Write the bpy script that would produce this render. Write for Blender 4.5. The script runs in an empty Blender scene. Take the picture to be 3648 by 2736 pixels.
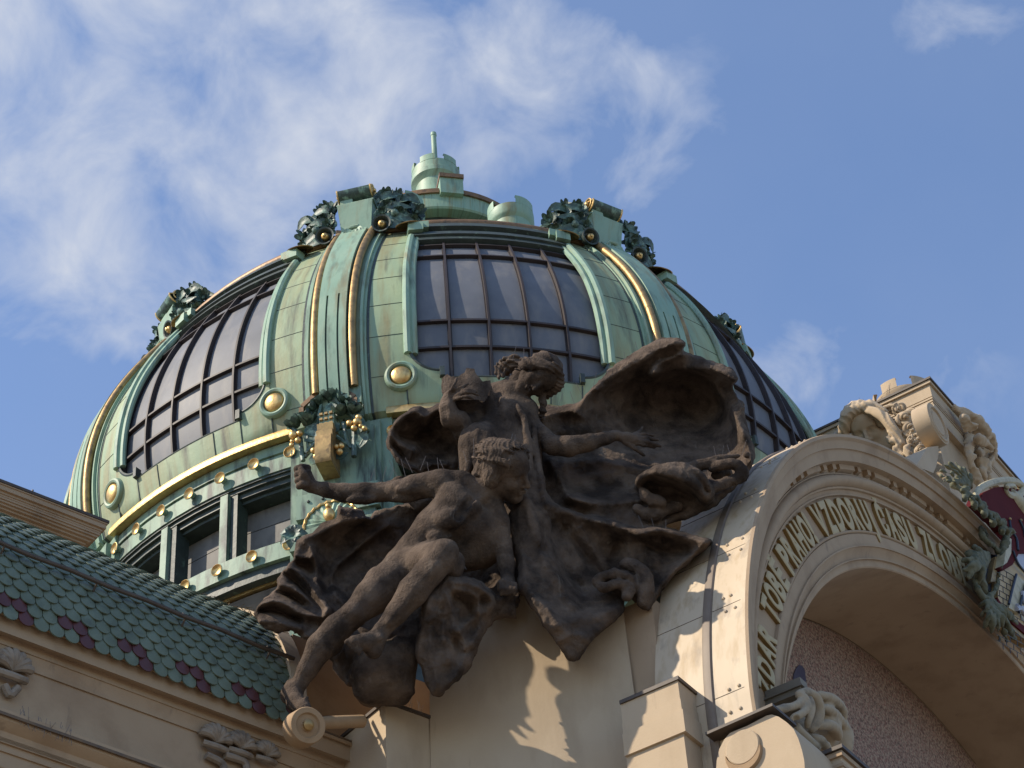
import bpy, math, random
import numpy as np
from mathutils import Vector
scene = bpy.context.scene
COL = scene.collection
R = math.radians
# ------------------------------------------------------------------ camera
F_PX = 8000.0; PITCH = R(41.3); ROLL = R(4.5)
CAM = np.array([0.0, 0.0, 1.6])
_F = np.array([0, math.cos(PITCH), math.sin(PITCH)])
_U0 = np.array([0, -math.sin(PITCH), math.cos(PITCH)]); _R0 = np.array([1.0, 0, 0])
_X = _R0*math.cos(ROLL) - _U0*math.sin(ROLL)
_Y = _U0*math.cos(ROLL) + _R0*math.sin(ROLL)
cam_d = bpy.data.cameras.new('camera'); cam = bpy.data.objects.new('camera', cam_d); COL.objects.link(cam)
cam_d.sensor_width = 36.0; cam_d.lens = 36.0*F_PX/3648.0; cam_d.clip_start = 0.1; cam_d.clip_end = 5000
from mathutils import Matrix
M4 = Matrix(((_X[0], _Y[0], -_F[0], CAM[0]), (_X[1], _Y[1], -_F[1], CAM[1]), (_X[2], _Y[2], -_F[2], CAM[2]), (0, 0, 0, 1)))
cam.matrix_world = M4
scene.camera = cam
scene.view_settings.view_transform = 'Standard'; scene.view_settings.look = 'None'
scene.view_settings.exposure = 0.22; scene.view_settings.gamma = 1.0
# ------------------------------------------------------------------ light
SUN_AZ, SUN_EL = R(-106), R(41)          # azimuth clockwise from +Y
sun_dir = Vector((math.sin(SUN_AZ)*math.cos(SUN_EL), math.cos(SUN_AZ)*math.cos(SUN_EL), math.sin(SUN_EL)))
sl = bpy.data.lights.new('sun', 'SUN'); sl.energy = 5.0; sl.angle = R(0.5); sl.color = (1.0, 0.875, 0.70)
so = bpy.data.objects.new('sun', sl); COL.objects.link(so)
so.rotation_euler = sun_dir.to_track_quat('Z', 'Y').to_euler(); so.location = (-30, -30, 60)


def ray(sx, sy): return _X*(sx-1824)/F_PX + _Y*(1368-sy)/F_PX + _F

def make_world():
    w = bpy.data.worlds.new('World'); scene.world = w; w.use_nodes = True
    nt = w.node_tree; N = nt.nodes; Lk = nt.links; N.clear()
    out = N.new('ShaderNodeOutputWorld'); bg = N.new('ShaderNodeBackground'); Lk.new(bg.outputs[0], out.inputs[0])
    sky = N.new('ShaderNodeTexSky'); sky.sky_type = 'NISHITA'; sky.sun_disc = False
    sky.sun_elevation = SUN_EL; sky.sun_rotation = SUN_AZ; sky.air_density = 1.0; sky.dust_density = 0.4; sky.ozone_density = 2.5
    bg.inputs['Strength'].default_value = 0.15
    tc = N.new('ShaderNodeTexCoord')
    def math_(op, a, b=None, clamp=False):
        n = N.new('ShaderNodeMath'); n.operation = op; n.use_clamp = clamp
        for i, v in enumerate((a, b)):
            if v is None: continue
            if isinstance(v, (int, float)): n.inputs[i].default_value = v
            else: Lk.new(v, n.inputs[i])
        return n.outputs[0]
    # cloud banks: soft patches of the sky, each with its bearing, broken up by fractal noise
    banks = [((380, 130), .075, .62), ((80, 60), .06, .72), ((20, 330), .05, .45), ((300, 560), .045, .5), ((540, 560), .05, .95), ((700, 760), .045, 1.1), ((560, 980), .04, 1.0), ((480, 1130), .025, .45), ((900, 400), .05, .36),
             ((1130, 120), .05, .48), ((1230, 380), .05, .46), ((1500, 480), .05, .42), ((1750, 330), .06, .40), ((2000, 480), .05, .40), ((2400, 560), .05, .3), ((3400, 20), .03, .6),
             ((2830, 1180), .035, .45), ((3350, 1320), .03, .4), ((2650, 1330), .03, .4), ((1700, 60), .05, .4), ((20, 1120), .02, .35)]
    acc = None
    for (px, py), rad, amp in banks:
        d = ray(px, py); d = d/np.linalg.norm(d)
        sub = N.new('ShaderNodeVectorMath'); sub.operation = 'DISTANCE'
        Lk.new(tc.outputs['Generated'], sub.inputs[0]); sub.inputs[1].default_value = d
        v = math_('DIVIDE', sub.outputs['Value'], rad)
        v = math_('MULTIPLY', v, v); v = math_('MULTIPLY', v, -1.0); v = math_('EXPONENT', v); v = math_('MULTIPLY', v, amp)
        v = math_('MULTIPLY', v, .80); acc = v if acc is None else math_('ADD', acc, v)
    mp = N.new('ShaderNodeMapping'); Lk.new(tc.outputs['Generated'], mp.inputs[0]); mp.inputs['Rotation'].default_value = (0.3, 0.5, 0.7)
    mp.inputs['Scale'].default_value = (1, 1, 1)
    no = N.new('ShaderNodeTexNoise'); Lk.new(mp.outputs[0], no.inputs['Vector']); no.inputs['Scale'].default_value = 21; no.inputs['Detail'].default_value = 9
    no.inputs['Roughness'].default_value = 0.56; no.inputs['Distortion'].default_value = .35
    nv = math_('SUBTRACT', no.outputs[0], 0.5); nv = math_('MULTIPLY', nv, 2.6)
    acc = math_('MINIMUM', acc, .92)
    cl = math_('ADD', acc, nv); cl = math_('SUBTRACT', cl, 0.36); cl = math_('MULTIPLY', cl, .80, True)
    gate = math_('MULTIPLY', acc, 3.0, True); cl = math_('MULTIPLY', cl, gate)
    n2 = N.new('ShaderNodeTexNoise'); Lk.new(mp.outputs[0], n2.inputs['Vector']); n2.inputs['Scale'].default_value = 6; n2.inputs['Detail'].default_value = 6
    thin = math_('MULTIPLY', n2.outputs[0], 0.16)
    cl = math_('ADD', cl, thin); cl = math_('MINIMUM', cl, 0.9)
    mx = N.new('ShaderNodeMix'); mx.data_type = 'RGBA'
    Lk.new(cl, mx.inputs[0])
    tint = N.new('ShaderNodeMix'); tint.data_type = 'RGBA'; tint.blend_type = 'MULTIPLY'; tint.inputs[0].default_value = 1.0
    Lk.new(sky.outputs[0], tint.inputs[6]); tint.inputs[7].default_value = (1.09, 1.16, 1.27, 1)
    Lk.new(tint.outputs[2], mx.inputs[6]); mx.inputs[7].default_value = (3.7, 3.95, 4.5, 1)
    Lk.new(mx.outputs[2], bg.inputs[0])
make_world()

# ------------------------------------------------------------------ helpers
def nrm(v): v = np.asarray(v, float); return v/np.linalg.norm(v)
def heading(deg): a = R(deg); return np.array([math.sin(a), math.cos(a), 0.0])
ZUP = np.array([0, 0, 1.0])
class Plane:
    """vertical reference plane: origin, horizontal axis a, outward normal n"""
    def __init__(s, o, az):
        s.o = np.asarray(o, float); s.a = heading(az); s.n = heading(az+90)
    def pix(s, sx, sy, w=0.0):
        d = ray(sx, sy); t = ((s.o + s.n*w - CAM)@s.n)/(d@s.n); return CAM + d*t
    def loc(s, P): q = np.asarray(P)-s.o; return np.array([q@s.a, P[2], q@s.n])
    def lpix(s, sx, sy, w=0.0): return s.loc(s.pix(sx, sy, w))
    def at(s, u, z, w=0.0): return s.o + s.a*u + s.n*w + np.array([0, 0, z-s.o[2]])
def at_y(sx, sy, y): d = ray(sx, sy); return CAM + d*(y/d[1])

class MB:
    def __init__(s): s.v = []; s.f = []; s.mi = []; s.uv = []; s.m = 0; s.hasuv = False
    def add(s, P, F, uv=None):
        b = len(s.v); s.v.extend([tuple(map(float, p)) for p in P])
        for q in F:
            s.f.append([b+i for i in q]); s.mi.append(s.m)
            if uv is not None: s.uv.append([tuple(uv[i]) for i in q]); s.hasuv = True
            else: s.uv.append([(P[i][0]*1.0+P[i][1]*.7, P[i][2]) for i in q])
        return s
    def grid(s, P, cu=False, cv=False, uv=None, capu=False, flip=False):
        P = np.asarray(P, float); n, m = P.shape[:2]; F = []
        for i in range(n if cu else n-1):
            for j in range(m if cv else m-1):
                a, b, c, d = i*m+j, ((i+1) % n)*m+j, ((i+1) % n)*m+(j+1) % m, i*m+(j+1) % m
                F.append((a, d, c, b) if flip else (a, b, c, d))
        if capu:
            F.append(tuple(range(m)) if not flip else tuple(range(m-1, -1, -1))); F.append(tuple((n-1)*m+j for j in range(m-1, -1, -1)))
        return s.add(P.reshape(-1, 3), F, None if uv is None else np.asarray(uv, float).reshape(-1, 2))
    def box(s, o, ax, ay, az):
        o, ax, ay, az = (np.asarray(t, float) for t in (o, ax, ay, az))
        P = [o+ax*i+ay*j+az*k for k in (0, 1) for j in (0, 1) for i in (0, 1)]
        F = [(0, 2, 3, 1), (4, 5, 7, 6), (0, 1, 5, 4), (2, 6, 7, 3), (0, 4, 6, 2), (1, 3, 7, 5)]
        return s.add(P, F)
    def cbox(s, c, ax, ay, az):
        c, ax, ay, az = (np.asarray(t, float) for t in (c, ax, ay, az)); return s.box(c-(ax+ay+az)/2, ax, ay, az)
    def tube(s, P, r, n=8, cap=True, flat=1.0):
        P = np.asarray(P, float); k = len(P); r = np.broadcast_to(np.asarray(r, float), (k,))
        T = np.gradient(P, axis=0); T /= np.linalg.norm(T, axis=1)[:, None]+1e-12
        ref = np.array([0, 0, 1.0]) if abs(T[0][2]) < .9 else np.array([1.0, 0, 0])
        A = np.cross(T[0], ref); A /= np.linalg.norm(A); G = []
        for i in range(k):
            A = A - T[i]*(A@T[i]); A /= np.linalg.norm(A)+1e-12; B = np.cross(T[i], A)
            th = np.linspace(0, 2*math.pi, n, endpoint=False)
            G.append(P[i]+r[i]*(np.cos(th)[:, None]*A+np.sin(th)[:, None]*B*flat))
        return s.grid(np.array(G), cv=True, capu=cap)
    def lathe(s, prof, o, ax, n=24, a0=0, a1=2*math.pi):
        """prof: list of (radius, height along ax)"""
        ax = nrm(ax); ref = np.array([0, 0, 1.0]) if abs(ax[2]) < .9 else np.array([1.0, 0, 0])
        A = nrm(np.cross(ref, ax)); B = np.cross(ax, A); full = abs(a1-a0-2*math.pi) < 1e-6
        th = np.linspace(a0, a1, n, endpoint=not full)
        G = np.array([[np.asarray(o)+ax*h+r*(math.cos(t)*A+math.sin(t)*B) for t in th] for r, h in prof])
        return s.grid(G, cv=full, flip=True)
    def ball(s, c, r, n=12, m=7):
        r = np.broadcast_to(np.asarray(r, float), (3,)); G = []
        for i in range(m+1):
            p = math.pi*i/m
            G.append([np.asarray(c)+r*np.array([math.sin(p)*math.cos(t), math.sin(p)*math.sin(t), -math.cos(p)]) for t in np.linspace(0, 2*math.pi, n, endpoint=False)])
        return s.grid(np.array(G), cv=True, flip=True)
    def extrude(s, poly, vec):
        """closed polygon of 3D points pushed along vec, triangulated caps by fan of ear clipping"""
        poly = np.asarray(poly, float); n = len(poly); vec = np.asarray(vec, float)
        P = np.vstack([poly, poly+vec]); F = [(i, (i+1) % n, n+(i+1) % n, n+i) for i in range(n)]
        F.append(tuple(range(n-1, -1, -1))); F.append(tuple(range(n, 2*n)))
        return s.add(P, F)
    def build(s, name, mats, parent=None, smooth=35, kind=None, label=None):
        me = bpy.data.meshes.new(name); me.from_pydata(s.v, [], s.f)
        if not isinstance(mats, (list, tuple)): mats = [mats]
        for m in mats: me.materials.append(m)
        if len(mats) > 1: me.polygons.foreach_set('material_index', s.mi)
        uvl = me.uv_layers.new(name='UVMap')
        uvl.data.foreach_set('uv', np.array([c for f in s.uv for t in f for c in t], dtype=np.float32)) if s.uv else None
        me.update()
        if smooth:
            me.polygons.foreach_set('use_smooth', [True]*len(me.polygons)); me.set_sharp_from_angle(angle=R(smooth))
        o = bpy.data.objects.new(name, me); COL.objects.link(o)
        if parent: o.parent = parent
        if kind: o['kind'] = kind
        if label: o['label'] = label
        return o
def recalc(o):
    import bmesh
    bm = bmesh.new(); bm.from_mesh(o.data); bmesh.ops.recalc_face_normals(bm, faces=bm.faces); bm.to_mesh(o.data); bm.free(); return o
def thing(name, label, cat, loc=(0, 0, 0), group=None):
    o = bpy.data.objects.new(name, None); COL.objects.link(o); o.empty_display_size = .3
    o['label'] = label; o['category'] = cat
    if group: o['group'] = group
    return o
def copy_obj(src, parent=None, mat=None):
    o = src.copy(); COL.objects.link(o)
    if parent: o.parent = parent
    if mat is not None: o.matrix_world = mat @ src.matrix_world
    return o
def copy_tree(src, parent, mat):
    """copy of a part and its sub-parts turned by mat (all meshes hold world coordinates)"""
    o = src.copy(); COL.objects.link(o); o.parent = parent; o.matrix_local = mat
    for ch in src.children:
        c = ch.copy(); COL.objects.link(c); c.parent = o; c.matrix_local = Matrix()
    return o
def spline(pts, n=60, closed=False):
    """Catmull-Rom through points (any dimension)"""
    p = np.asarray(pts, float); k = len(p)
    if closed: q = np.vstack([p[-1], p, p[0], p[1]]); segs = k
    else: q = np.vstack([2*p[0]-p[1], p, 2*p[-1]-p[-2]]); segs = k-1
    out = []
    t = np.linspace(0, segs, n, endpoint=not closed)
    for x in t:
        i = min(int(x), segs-1); u = x-i; a, b, c, d = q[i], q[i+1], q[i+2], q[i+3]
        out.append(.5*((2*b)+(-a+c)*u+(2*a-5*b+4*c-d)*u*u+(-a+3*b-3*c+d)*u**3))
    return np.array(out)
def proj(P):
    q = np.asarray(P)-CAM; z = q@_F; return np.stack([1824+F_PX*(q@_X)/z, 1368-F_PX*(q@_Y)/z], -1)

# ------------------------------------------------------------------ materials
def mat(name, base, rough=.7, metal=0.0, spec=.5, var=None, vscale=3.0, vstretch=(1, 1, 1), bump=0.0, bscale=20, bdet=4, coords='Object', stain=None, stscale=1.0, ststretch=(1, 1, 1), stlo=.5, sthi=.7, stain2=None, uvs=None, bstretch=(1, 1, 1)):
    m = bpy.data.materials.new(name); m.use_nodes = True; nt = m.node_tree; N = nt.nodes; L = nt.links
    b = N['Principled BSDF']; b.inputs['Roughness'].default_value = rough; b.inputs['Metallic'].default_value = metal
    b.inputs['Specular IOR Level'].default_value = spec
    tc = N.new('ShaderNodeTexCoord'); src = tc.outputs[coords]
    def noise(scale, stretch, detail=5, rgh=.55):
        mp = N.new('ShaderNodeMapping'); L.new(src, mp.inputs[0]); mp.inputs['Scale'].default_value = stretch
        n = N.new('ShaderNodeTexNoise'); n.inputs['Scale'].default_value = scale; n.inputs['Detail'].default_value = detail; n.inputs['Roughness'].default_value = rgh
        L.new(mp.outputs[0], n.inputs['Vector']); return n.outputs[0]
    def ramp(v, lo, hi):
        r = N.new('ShaderNodeMapRange'); r.inputs[1].default_value = lo; r.inputs[2].default_value = hi; L.new(v, r.inputs[0]); return r.outputs[0]
    def mix(f, a, c):
        x = N.new('ShaderNodeMix'); x.data_type = 'RGBA'; L.new(f, x.inputs[0])
        for i, t in ((6, a), (7, c)):
            if isinstance(t, tuple): x.inputs[i].default_value = (*t, 1)
            else: L.new(t, x.inputs[i])
        return x.outputs[2]
    cur = tuple(base)
    if var is not None: cur = mix(ramp(noise(vscale, vstretch), .3, .7), cur, tuple(var))
    if stain is not None: cur = mix(ramp(noise(stscale, ststretch, 6, .6), stlo, sthi), cur, tuple(stain))
    if stain2 is not None: cur = mix(ramp(noise(stain2[1], stain2[2], 6, .62), stain2[3], stain2[4]), cur, tuple(stain2[0]))
    if isinstance(cur, tuple): b.inputs['Base Color'].default_value = (*cur, 1)
    else: L.new(cur, b.inputs['Base Color'])
    if bump:
        bp = N.new('ShaderNodeBump'); bp.inputs['Strength'].default_value = bump; bp.inputs['Distance'].default_value = .03
        L.new(noise(bscale, bstretch, bdet, .6), bp.inputs['Height']); L.new(bp.outputs[0], b.inputs['Normal'])
    return m
MT = {}
MT['copper'] = mat('verdigris_copper', (.215, .305, .195), .6, var=(.295, .36, .205), vscale=2.2, vstretch=(1, .22, 1), coords='UV', stain=(.22, .18, .075), stscale=2.4, ststretch=(1, .12, 1), stlo=.45, sthi=.70, stain2=((.05, .052, .038), 3.2, (1, .09, 1), .53, .72), bump=.35, bscale=3.5)
MT['copper_clean'] = mat('pale_verdigris', (.20, .325, .235), .55, var=(.26, .37, .265), vscale=3, vstretch=(1, .4, 1), coords='UV', stain=(.07, .095, .07), stscale=3.6, ststretch=(1, .2, 1), stlo=.52, sthi=.74, stain2=((.21, .19, .095), 3, (1, .14, 1), .52, .72), bump=.25, bscale=4)
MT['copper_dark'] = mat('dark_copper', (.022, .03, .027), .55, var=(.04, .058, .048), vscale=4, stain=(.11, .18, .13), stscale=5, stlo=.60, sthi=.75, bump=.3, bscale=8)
MT['copper_leaf'] = mat('weathered_copper_leaf', (.022, .036, .032), .5, var=(.085, .15, .115), vscale=5, stain=(.19, .31, .235), stscale=7, stlo=.52, sthi=.68, bump=.3, bscale=14)
MT['copper_drum'] = mat('streaked_copper', (.145, .24, .175), .6, var=(.22, .31, .22), vscale=2.5, vstretch=(1, .18, 1), coords='UV', stain=(.03, .04, .036), stscale=4, ststretch=(1, .18, 1), stlo=.47, sthi=.66, stain2=((.22, .23, .20), 3, (1, .25, 1), .6, .75), bump=.25, bscale=4)
MT['gold'] = mat('gilding', (.74, .51, .22), .45, 1.0, var=(.58, .37, .14), vscale=7, stain=(.30, .19, .08), stscale=5, stlo=.55, sthi=.75, bump=.3, bscale=10)
MT['gold_matt'] = mat('dulled_gilding', (.46, .31, .13), .5, .75, var=(.28, .185, .085), vscale=4, stain=(.12, .085, .05), stscale=5, stlo=.52, sthi=.75, bump=.25, bscale=10)
MT['brown_band'] = mat('browned_gilding', (.26, .15, .07), .5, .35, var=(.17, .10, .05), vscale=5, stain=(.07, .05, .035), stscale=6, stlo=.55, sthi=.7, bump=.2, bscale=10)
MT['bar'] = mat('glazing_bar_paint', (.02, .014, .013), .6, var=(.038, .026, .023), vscale=3)
MT['stucco'] = mat('tan_stucco', (.36, .255, .16), .9, var=(.40, .29, .185), vscale=.8, stain=(.28, .19, .115), stscale=1.3, stlo=.48, sthi=.78, stain2=((.20, .145, .10), 3.5, (1, 1, .35), .62, .8), bump=.15, bscale=30)
MT['stucco_warm'] = mat('ochre_stucco', (.31, .20, .105), .85, var=(.37, .25, .145), vscale=1.2, stain=(.26, .165, .085), stscale=2.2, stlo=.5, sthi=.75, bump=.15, bscale=25)
MT['stucco_pale'] = mat('pale_stucco', (.44, .335, .22), .88, var=(.48, .375, .255), vscale=.9, stain=(.36, .27, .175), stscale=1.3, ststretch=(1, 1, .35), stlo=.48, sthi=.78, stain2=((.27, .205, .14), 5, (1, 1, .12), .66, .82), bump=.12, bscale=30)
MT['sheet'] = mat('painted_sheet_metal', (.47, .365, .24), .6, var=(.53, .42, .29), vscale=1.0, stain=(.36, .25, .13), stscale=5, ststretch=(1, 1, .10), stlo=.5, sthi=.75, stain2=((.24, .19, .14), 2.2, (1, 1, .4), .56, .75), bump=.1, bscale=5)
MT['edge_dark'] = mat('dark_flashing', (.05, .036, .026), .6, var=(.085, .06, .042), vscale=6)
MT['stone'] = mat('dark_sandstone', (.088, .063, .047), .97, spec=.15, var=(.15, .111, .083), vscale=2.4, stain=(.034, .025, .020), stscale=1.9, stlo=.42, sthi=.64, stain2=((.20, .165, .13), 4.5, (1, 1, .13), .64, .82), bump=1.0, bscale=26, bdet=9)
# ================================================================== DOME
DC = np.array([-1.80, 44.0]); ZB, RB, ZR, RR = 31.628, 9.207, 39.54, 6.935
_u = np.linspace(0, 1, 200)[:, None]; _H = ZR-ZB
_P = ((1-_u)**3*np.array([RB, ZB])+3*(1-_u)**2*_u*np.array([RB+1.0, ZB+.45*_H])+3*(1-_u)*_u*_u*np.array([RR+.56*(RB-RR), ZR-.25*_H])+_u**3*np.array([RR, ZR]))
PZ = np.concatenate([[20, ZB-.001], _P[:, 1]]); PR = np.concatenate([[9.06, 9.06], _P[:, 0]])
ALEN = np.concatenate([[0], np.cumsum(np.hypot(np.diff(PZ), np.diff(PR)))])
def prad(z): return np.interp(z, PZ, PR)
def pslope(z):
    z = np.asarray(z, float); return np.where(z < ZB+.02, 0, (prad(z+.03)-prad(z-.03))/.06)
def DP(al, z, off=0.0):
    al = np.radians(np.asarray(al, float)); z = np.asarray(z, float); k = pslope(z); h = np.sqrt(1+k*k)
    r = prad(z)+off/h; zz = z-off*k/h
    return np.stack([DC[0]+r*np.sin(al), DC[1]-r*np.cos(al), zz+0*al], -1)
def DC3(r, al, z): a = R(al); return np.array([DC[0]+r*math.sin(a), DC[1]-r*math.cos(a), z])
def d_axes(al): a = R(al); return np.array([math.cos(a), math.sin(a), 0]), np.array([math.sin(a), -math.cos(a), 0])   # tangent (right), outward
RIB0 = -11.2
RIBS = [RIB0+45*k for k in range(-3, 5)]
BAYS = [RIB0+22.5+45*k for k in range(-2, 3)]
def zsamp(z0, z1, n):
    a = np.linspace(np.interp(z0, PZ, ALEN), np.interp(z1, PZ, ALEN), n); return np.interp(a, ALEN, PZ)
def zsweep(mb, ac, sec, z0, z1, n=26, mode='m', cap=True):
    """sweep a closed section [(lateral, off)] up the dome profile; lateral in metres or degrees"""
    zs = zsamp(z0, z1, n); G = []; U = []; sl_ = np.interp(zs, PZ, ALEN)
    for z, s_ in zip(zs, sl_):
        r = prad(z); la = np.array([q[0] for q in sec]); of = np.array([q[1] for q in sec])
        dg = np.degrees(la/r) if mode == 'm' else la
        G.append(DP(ac+dg, np.full(len(sec), z), of)); U.append([(ac*.3+(q[0] if mode == 'm' else q[0]*.16)+q[1], s_) for q in sec])
    return mb.grid(np.array(G), cv=True, uv=np.array(U), capu=cap, flip=True)
def asweep(mb, a0, a1, sec, n=20, cap=True):
    """sweep a closed section [(radius, z)] round the dome axis between two bearings"""
    al = np.linspace(a0, a1, n); G = []; U = []
    for a in al:
        s_, c_ = math.sin(R(a)), math.cos(R(a)); G.append([(DC[0]+q[0]*s_, DC[1]-q[0]*c_, q[1]) for q in sec]); U.append([(R(a)*9, q[1]) for q in sec])
    return mb.grid(np.array(G), cv=True, uv=np.array(U), capu=cap)
def rotz(deg):
    c = Vector((DC[0], DC[1], 0)); return Matrix.Translation(c) @ Matrix.Rotation(R(deg), 4, 'Z') @ Matrix.Translation(-c)

MT['glass'] = mat('wired_dome_glass', (.145, .152, .168), .58, var=(.10, .108, .125), vscale=1.1, spec=.32, stain=(.20, .19, .18), stscale=2.5, ststretch=(1, 1, .3), stlo=.5, sthi=.75, bump=.06, bscale=3)
MT['louvre'] = mat('grey_louvre_paint', (.165, .155, .14), .7, var=(.12, .115, .105), vscale=3, stain=(.07, .065, .06), stscale=4, ststretch=(1, 1, .3), stlo=.5, sthi=.75)
dome = thing('dome', 'large green copper dome with gilded ribs and dark gridded windows behind the statues', 'dome', (DC[0], DC[1], 20))
half = [(lambda a, b: (a, b))]
# --- hidden backing shell
mb = MB(); al = np.linspace(-180, 180, 97); zs = zsamp(ZB, 38.5, 24)
mb.grid(np.array([DP(al, np.full(97, z), -.34) for z in zs]), flip=True); mb.build('inner_shell', MT['copper_dark'], dome)
# --- one rib, then copied round
def rib_parts(ac):
    mb = MB()       # wide flat copper panels each side with horizontal seams
    for s in (-1, 1):
        e0, e1 = .56, 9.0
        zs = zsamp(31.62, 38.42, 30); P = []; U = []
        for z in zs:
            r = prad(z); a0 = math.degrees(e0/r); aa = np.linspace(a0, e1+.6*max(0, (z-36)/3), 5)
            P.append(DP(ac+s*aa, np.full(5, z), .0)); U.append([(s*3+t*.16, np.interp(z, PZ, ALEN)) for t in aa])
        mb.grid(np.array(P), uv=np.array(U), flip=(s > 0)); mb.grid(np.array([[P[i][-1], DP(ac+s*(e1+.6*max(0, (z-36)/3)), z, -.3)] for i, z in enumerate(zs)]), flip=(s > 0))
    mb.m = 1
    k = 0; a_ = np.interp(32.2, PZ, ALEN)
    while a_ < np.interp(38.35, PZ, ALEN):
        for s in (-1, 1):
            z = np.interp(a_+(.33 if s > 0 else 0), ALEN, PZ)
            aa = np.linspace(math.degrees(.6/prad(z)), 8.9, 6)
            mb.tube(DP(ac+s*aa, np.full(6, z), .0), .009, 5)
        a_ += .98 if k % 2 else 1.06; k += 1
    mb.build('rib_panel', [MT['copper'], MT['copper_dark']], dome)
    # raised spine
    mb = MB()
    zsweep(mb, ac, [(-.62, 0), (-.62, .10), (-.56, .10), (-.53, .05), (-.30, .05), (-.30, .20), (.30, .20), (.30, .05), (.53, .05), (.56, .10), (.62, .10), (.62, 0)], 31.4, 38.45, 40)
    for x0, x1 in ((-.30, -.145), (-.105, .105), (.145, .30)):
        zsweep(mb, ac, [(x0, .19), (x0, .25), (x1, .25), (x1, .19)], 31.4, 34.9, 16)
    zsweep(mb, ac, [(-.30, .19), (-.30, .252), (.30, .252), (.30, .19)], 34.9, 38.4, 24)
    for s in (-1, 1): zsweep(mb, ac, [(s*.62, -.02), (s*.62, .03), (s*.68, .03), (s*.68, -.02)][::s], 31.6, 38.4, 30)
    mb.m = 1
    for x in (-.125, .125): zsweep(mb, ac, [(x-.024, .19), (x-.024, .205), (x+.024, .205), (x+.024, .19)], 31.4, 34.88, 14)
    for s in (-1, 1): zsweep(mb, ac, [(s*.69, -.02), (s*.69, .008), (s*.74, .008), (s*.74, -.02)][::s], 31.6, 38.4, 30)
    sp = mb.build('rib_spine', [MT['copper_clean'], MT['copper_dark']], dome)
    for s in (-1, 1):
        mb = MB(); zs = zsamp(32.3, 38.5, 36)
        mb.tube(np.array([DP(ac+math.degrees(s*.405/prad(z)), z, .15) for z in zs]), .088, 12)
        mb.build('gilded_tube', MT['gold_matt'] , sp)
    # round jamb mouldings beside the windows
    for s in (-1, 1):
        mb = MB(); zs = zsamp(33.0, 37.75, 30)
        for dd, o_, r_ in ((9.35, .03, .085), (10.2, -.03, .07), (9.8, -.03, .06)):
            mb.tube(np.array([DP(ac+s*(dd+.6*max(0, (z-36)/3)), z, o_) for z in zs]), r_, 8)
        mb.build('window_jamb', MT['copper_clean'], dome)
for ac in RIBS[1:6]: rib_parts(ac)
# --- windows
def win_parts(bc):
    g = MB(); aa = np.linspace(-13.0, 13.0, 21); zs = zsamp(32.3, 37.6, 22)
    g.grid(np.array([DP(bc+aa, np.full(21, z), -.17) for z in zs]), flip=True)
    w = g.build('dome_window', MT['glass'], dome)
    edges = [-12.9, -7.75, -2.6, 2.6, 7.75, 12.9]
    for i, e in enumerate(edges):
        m = MB(); zs = zsamp(32.35, 37.6, 26); wd = .05 if i in (0, 5) else .024
        zz = [(-wd, -.18), (-wd, -.06), (wd, -.06), (wd, -.18)]
        zsweep(m, bc+e, zz, 32.35, 37.6, 26)
        zsweep(m, bc+e, [(-.05, -.2), (-.05, -.15), (.05, -.15), (.05, -.2)], 32.35, 37.6, 26)
        m.build('vertical_bar', MT['bar'], w)
    for z in (32.38, 33.2, 33.98, 36.68, 37.38):
        m = MB()
        for a, b in ((edges[0], edges[-1]),):
            A_ = np.linspace(a, b, 31)
            sec = np.array([[DP(bc+t, z-.03, -.19), DP(bc+t, z-.03, -.075), DP(bc+t, z+.022, -.075), DP(bc+t, z+.022, -.19)] for t in A_])
            m.grid(sec, cv=True, capu=True)
        m.build('horizontal_bar', MT['bar'], w)
    # sill panel with coved corners
    s = MB(); dd = np.concatenate([np.linspace(-13.5, -9.0, 16), [-8.99], np.linspace(-8.3, 8.3, 16), [8.99], np.linspace(9.0, 13.5, 16)])
    top = []
    for d in dd:
        q = 13.5-abs(d)
        if abs(d) < 8.995: t = 32.33
        elif q < .45: t = 33.22
        else: u = (q-.45)/4.05; t = 32.52+.70*(1-math.sqrt(max(0, 1-(1-u)**2)))
        top.append(t)
    P = []; U = []
    for d, t in zip(dd, top):
        zz = np.linspace(31.6, t, 6); P.append(np.vstack([DP(bc+d, zz, .02), DP(bc+d, t, -.2)[None]])); U.append([(d*.16+bc, z) for z in zz]+[(d*.16+bc, t+.2)])
    s.grid(np.array(P), uv=np.array(U), flip=False)
    s.m = 1
    for side in (-1, 1):
        rim = [DP(bc+d, t+.01, .0) for d, t in zip(dd, top) if d*side > 8.98]
        s.tube(rim, .04, 6)
        s.cbox(DP(bc+side*9.0, 32.46, .02), d_axes(bc+side*9)[0]*.10, d_axes(bc)[1]*.16, ZUP*.24)
    s.tube(DP(bc+np.linspace(-9, 9, 20), np.full(20, 32.35), .0), .03, 6)
    s.m = 2
    for d in (-13.5, -9.0, -5, 4.8, 9.0, 13.5): s.tube(DP(bc+np.full(6, d), np.linspace(31.8, 32.32, 6), .021), .016, 5)
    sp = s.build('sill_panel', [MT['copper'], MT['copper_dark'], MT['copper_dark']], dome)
    for side in (-1, 1):
        a_ = bc+side*14.15; z_ = 32.45; o = DP(a_, z_, .02); k = float(pslope(z_)); n_ = nrm(d_axes(a_)[1]+ZUP*(-k))
        q = MB(); q.lathe([(.355, -.06), (.355, .02), (.33, .08), (.29, .10), (.25, .085), (.225, .03)], o, n_, 36)
        rg = q.build('medallion', MT['copper_clean'], dome)
        q = MB(); q.lathe([(.225, .0), (.22, .05), (.19, .09), (.12, .12), (.05, .13), (.0, .135)], o, n_, 32); q.build('gilded_boss', MT['gold'], rg)
for bc in BAYS[0:5]: win_parts(bc)
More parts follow.
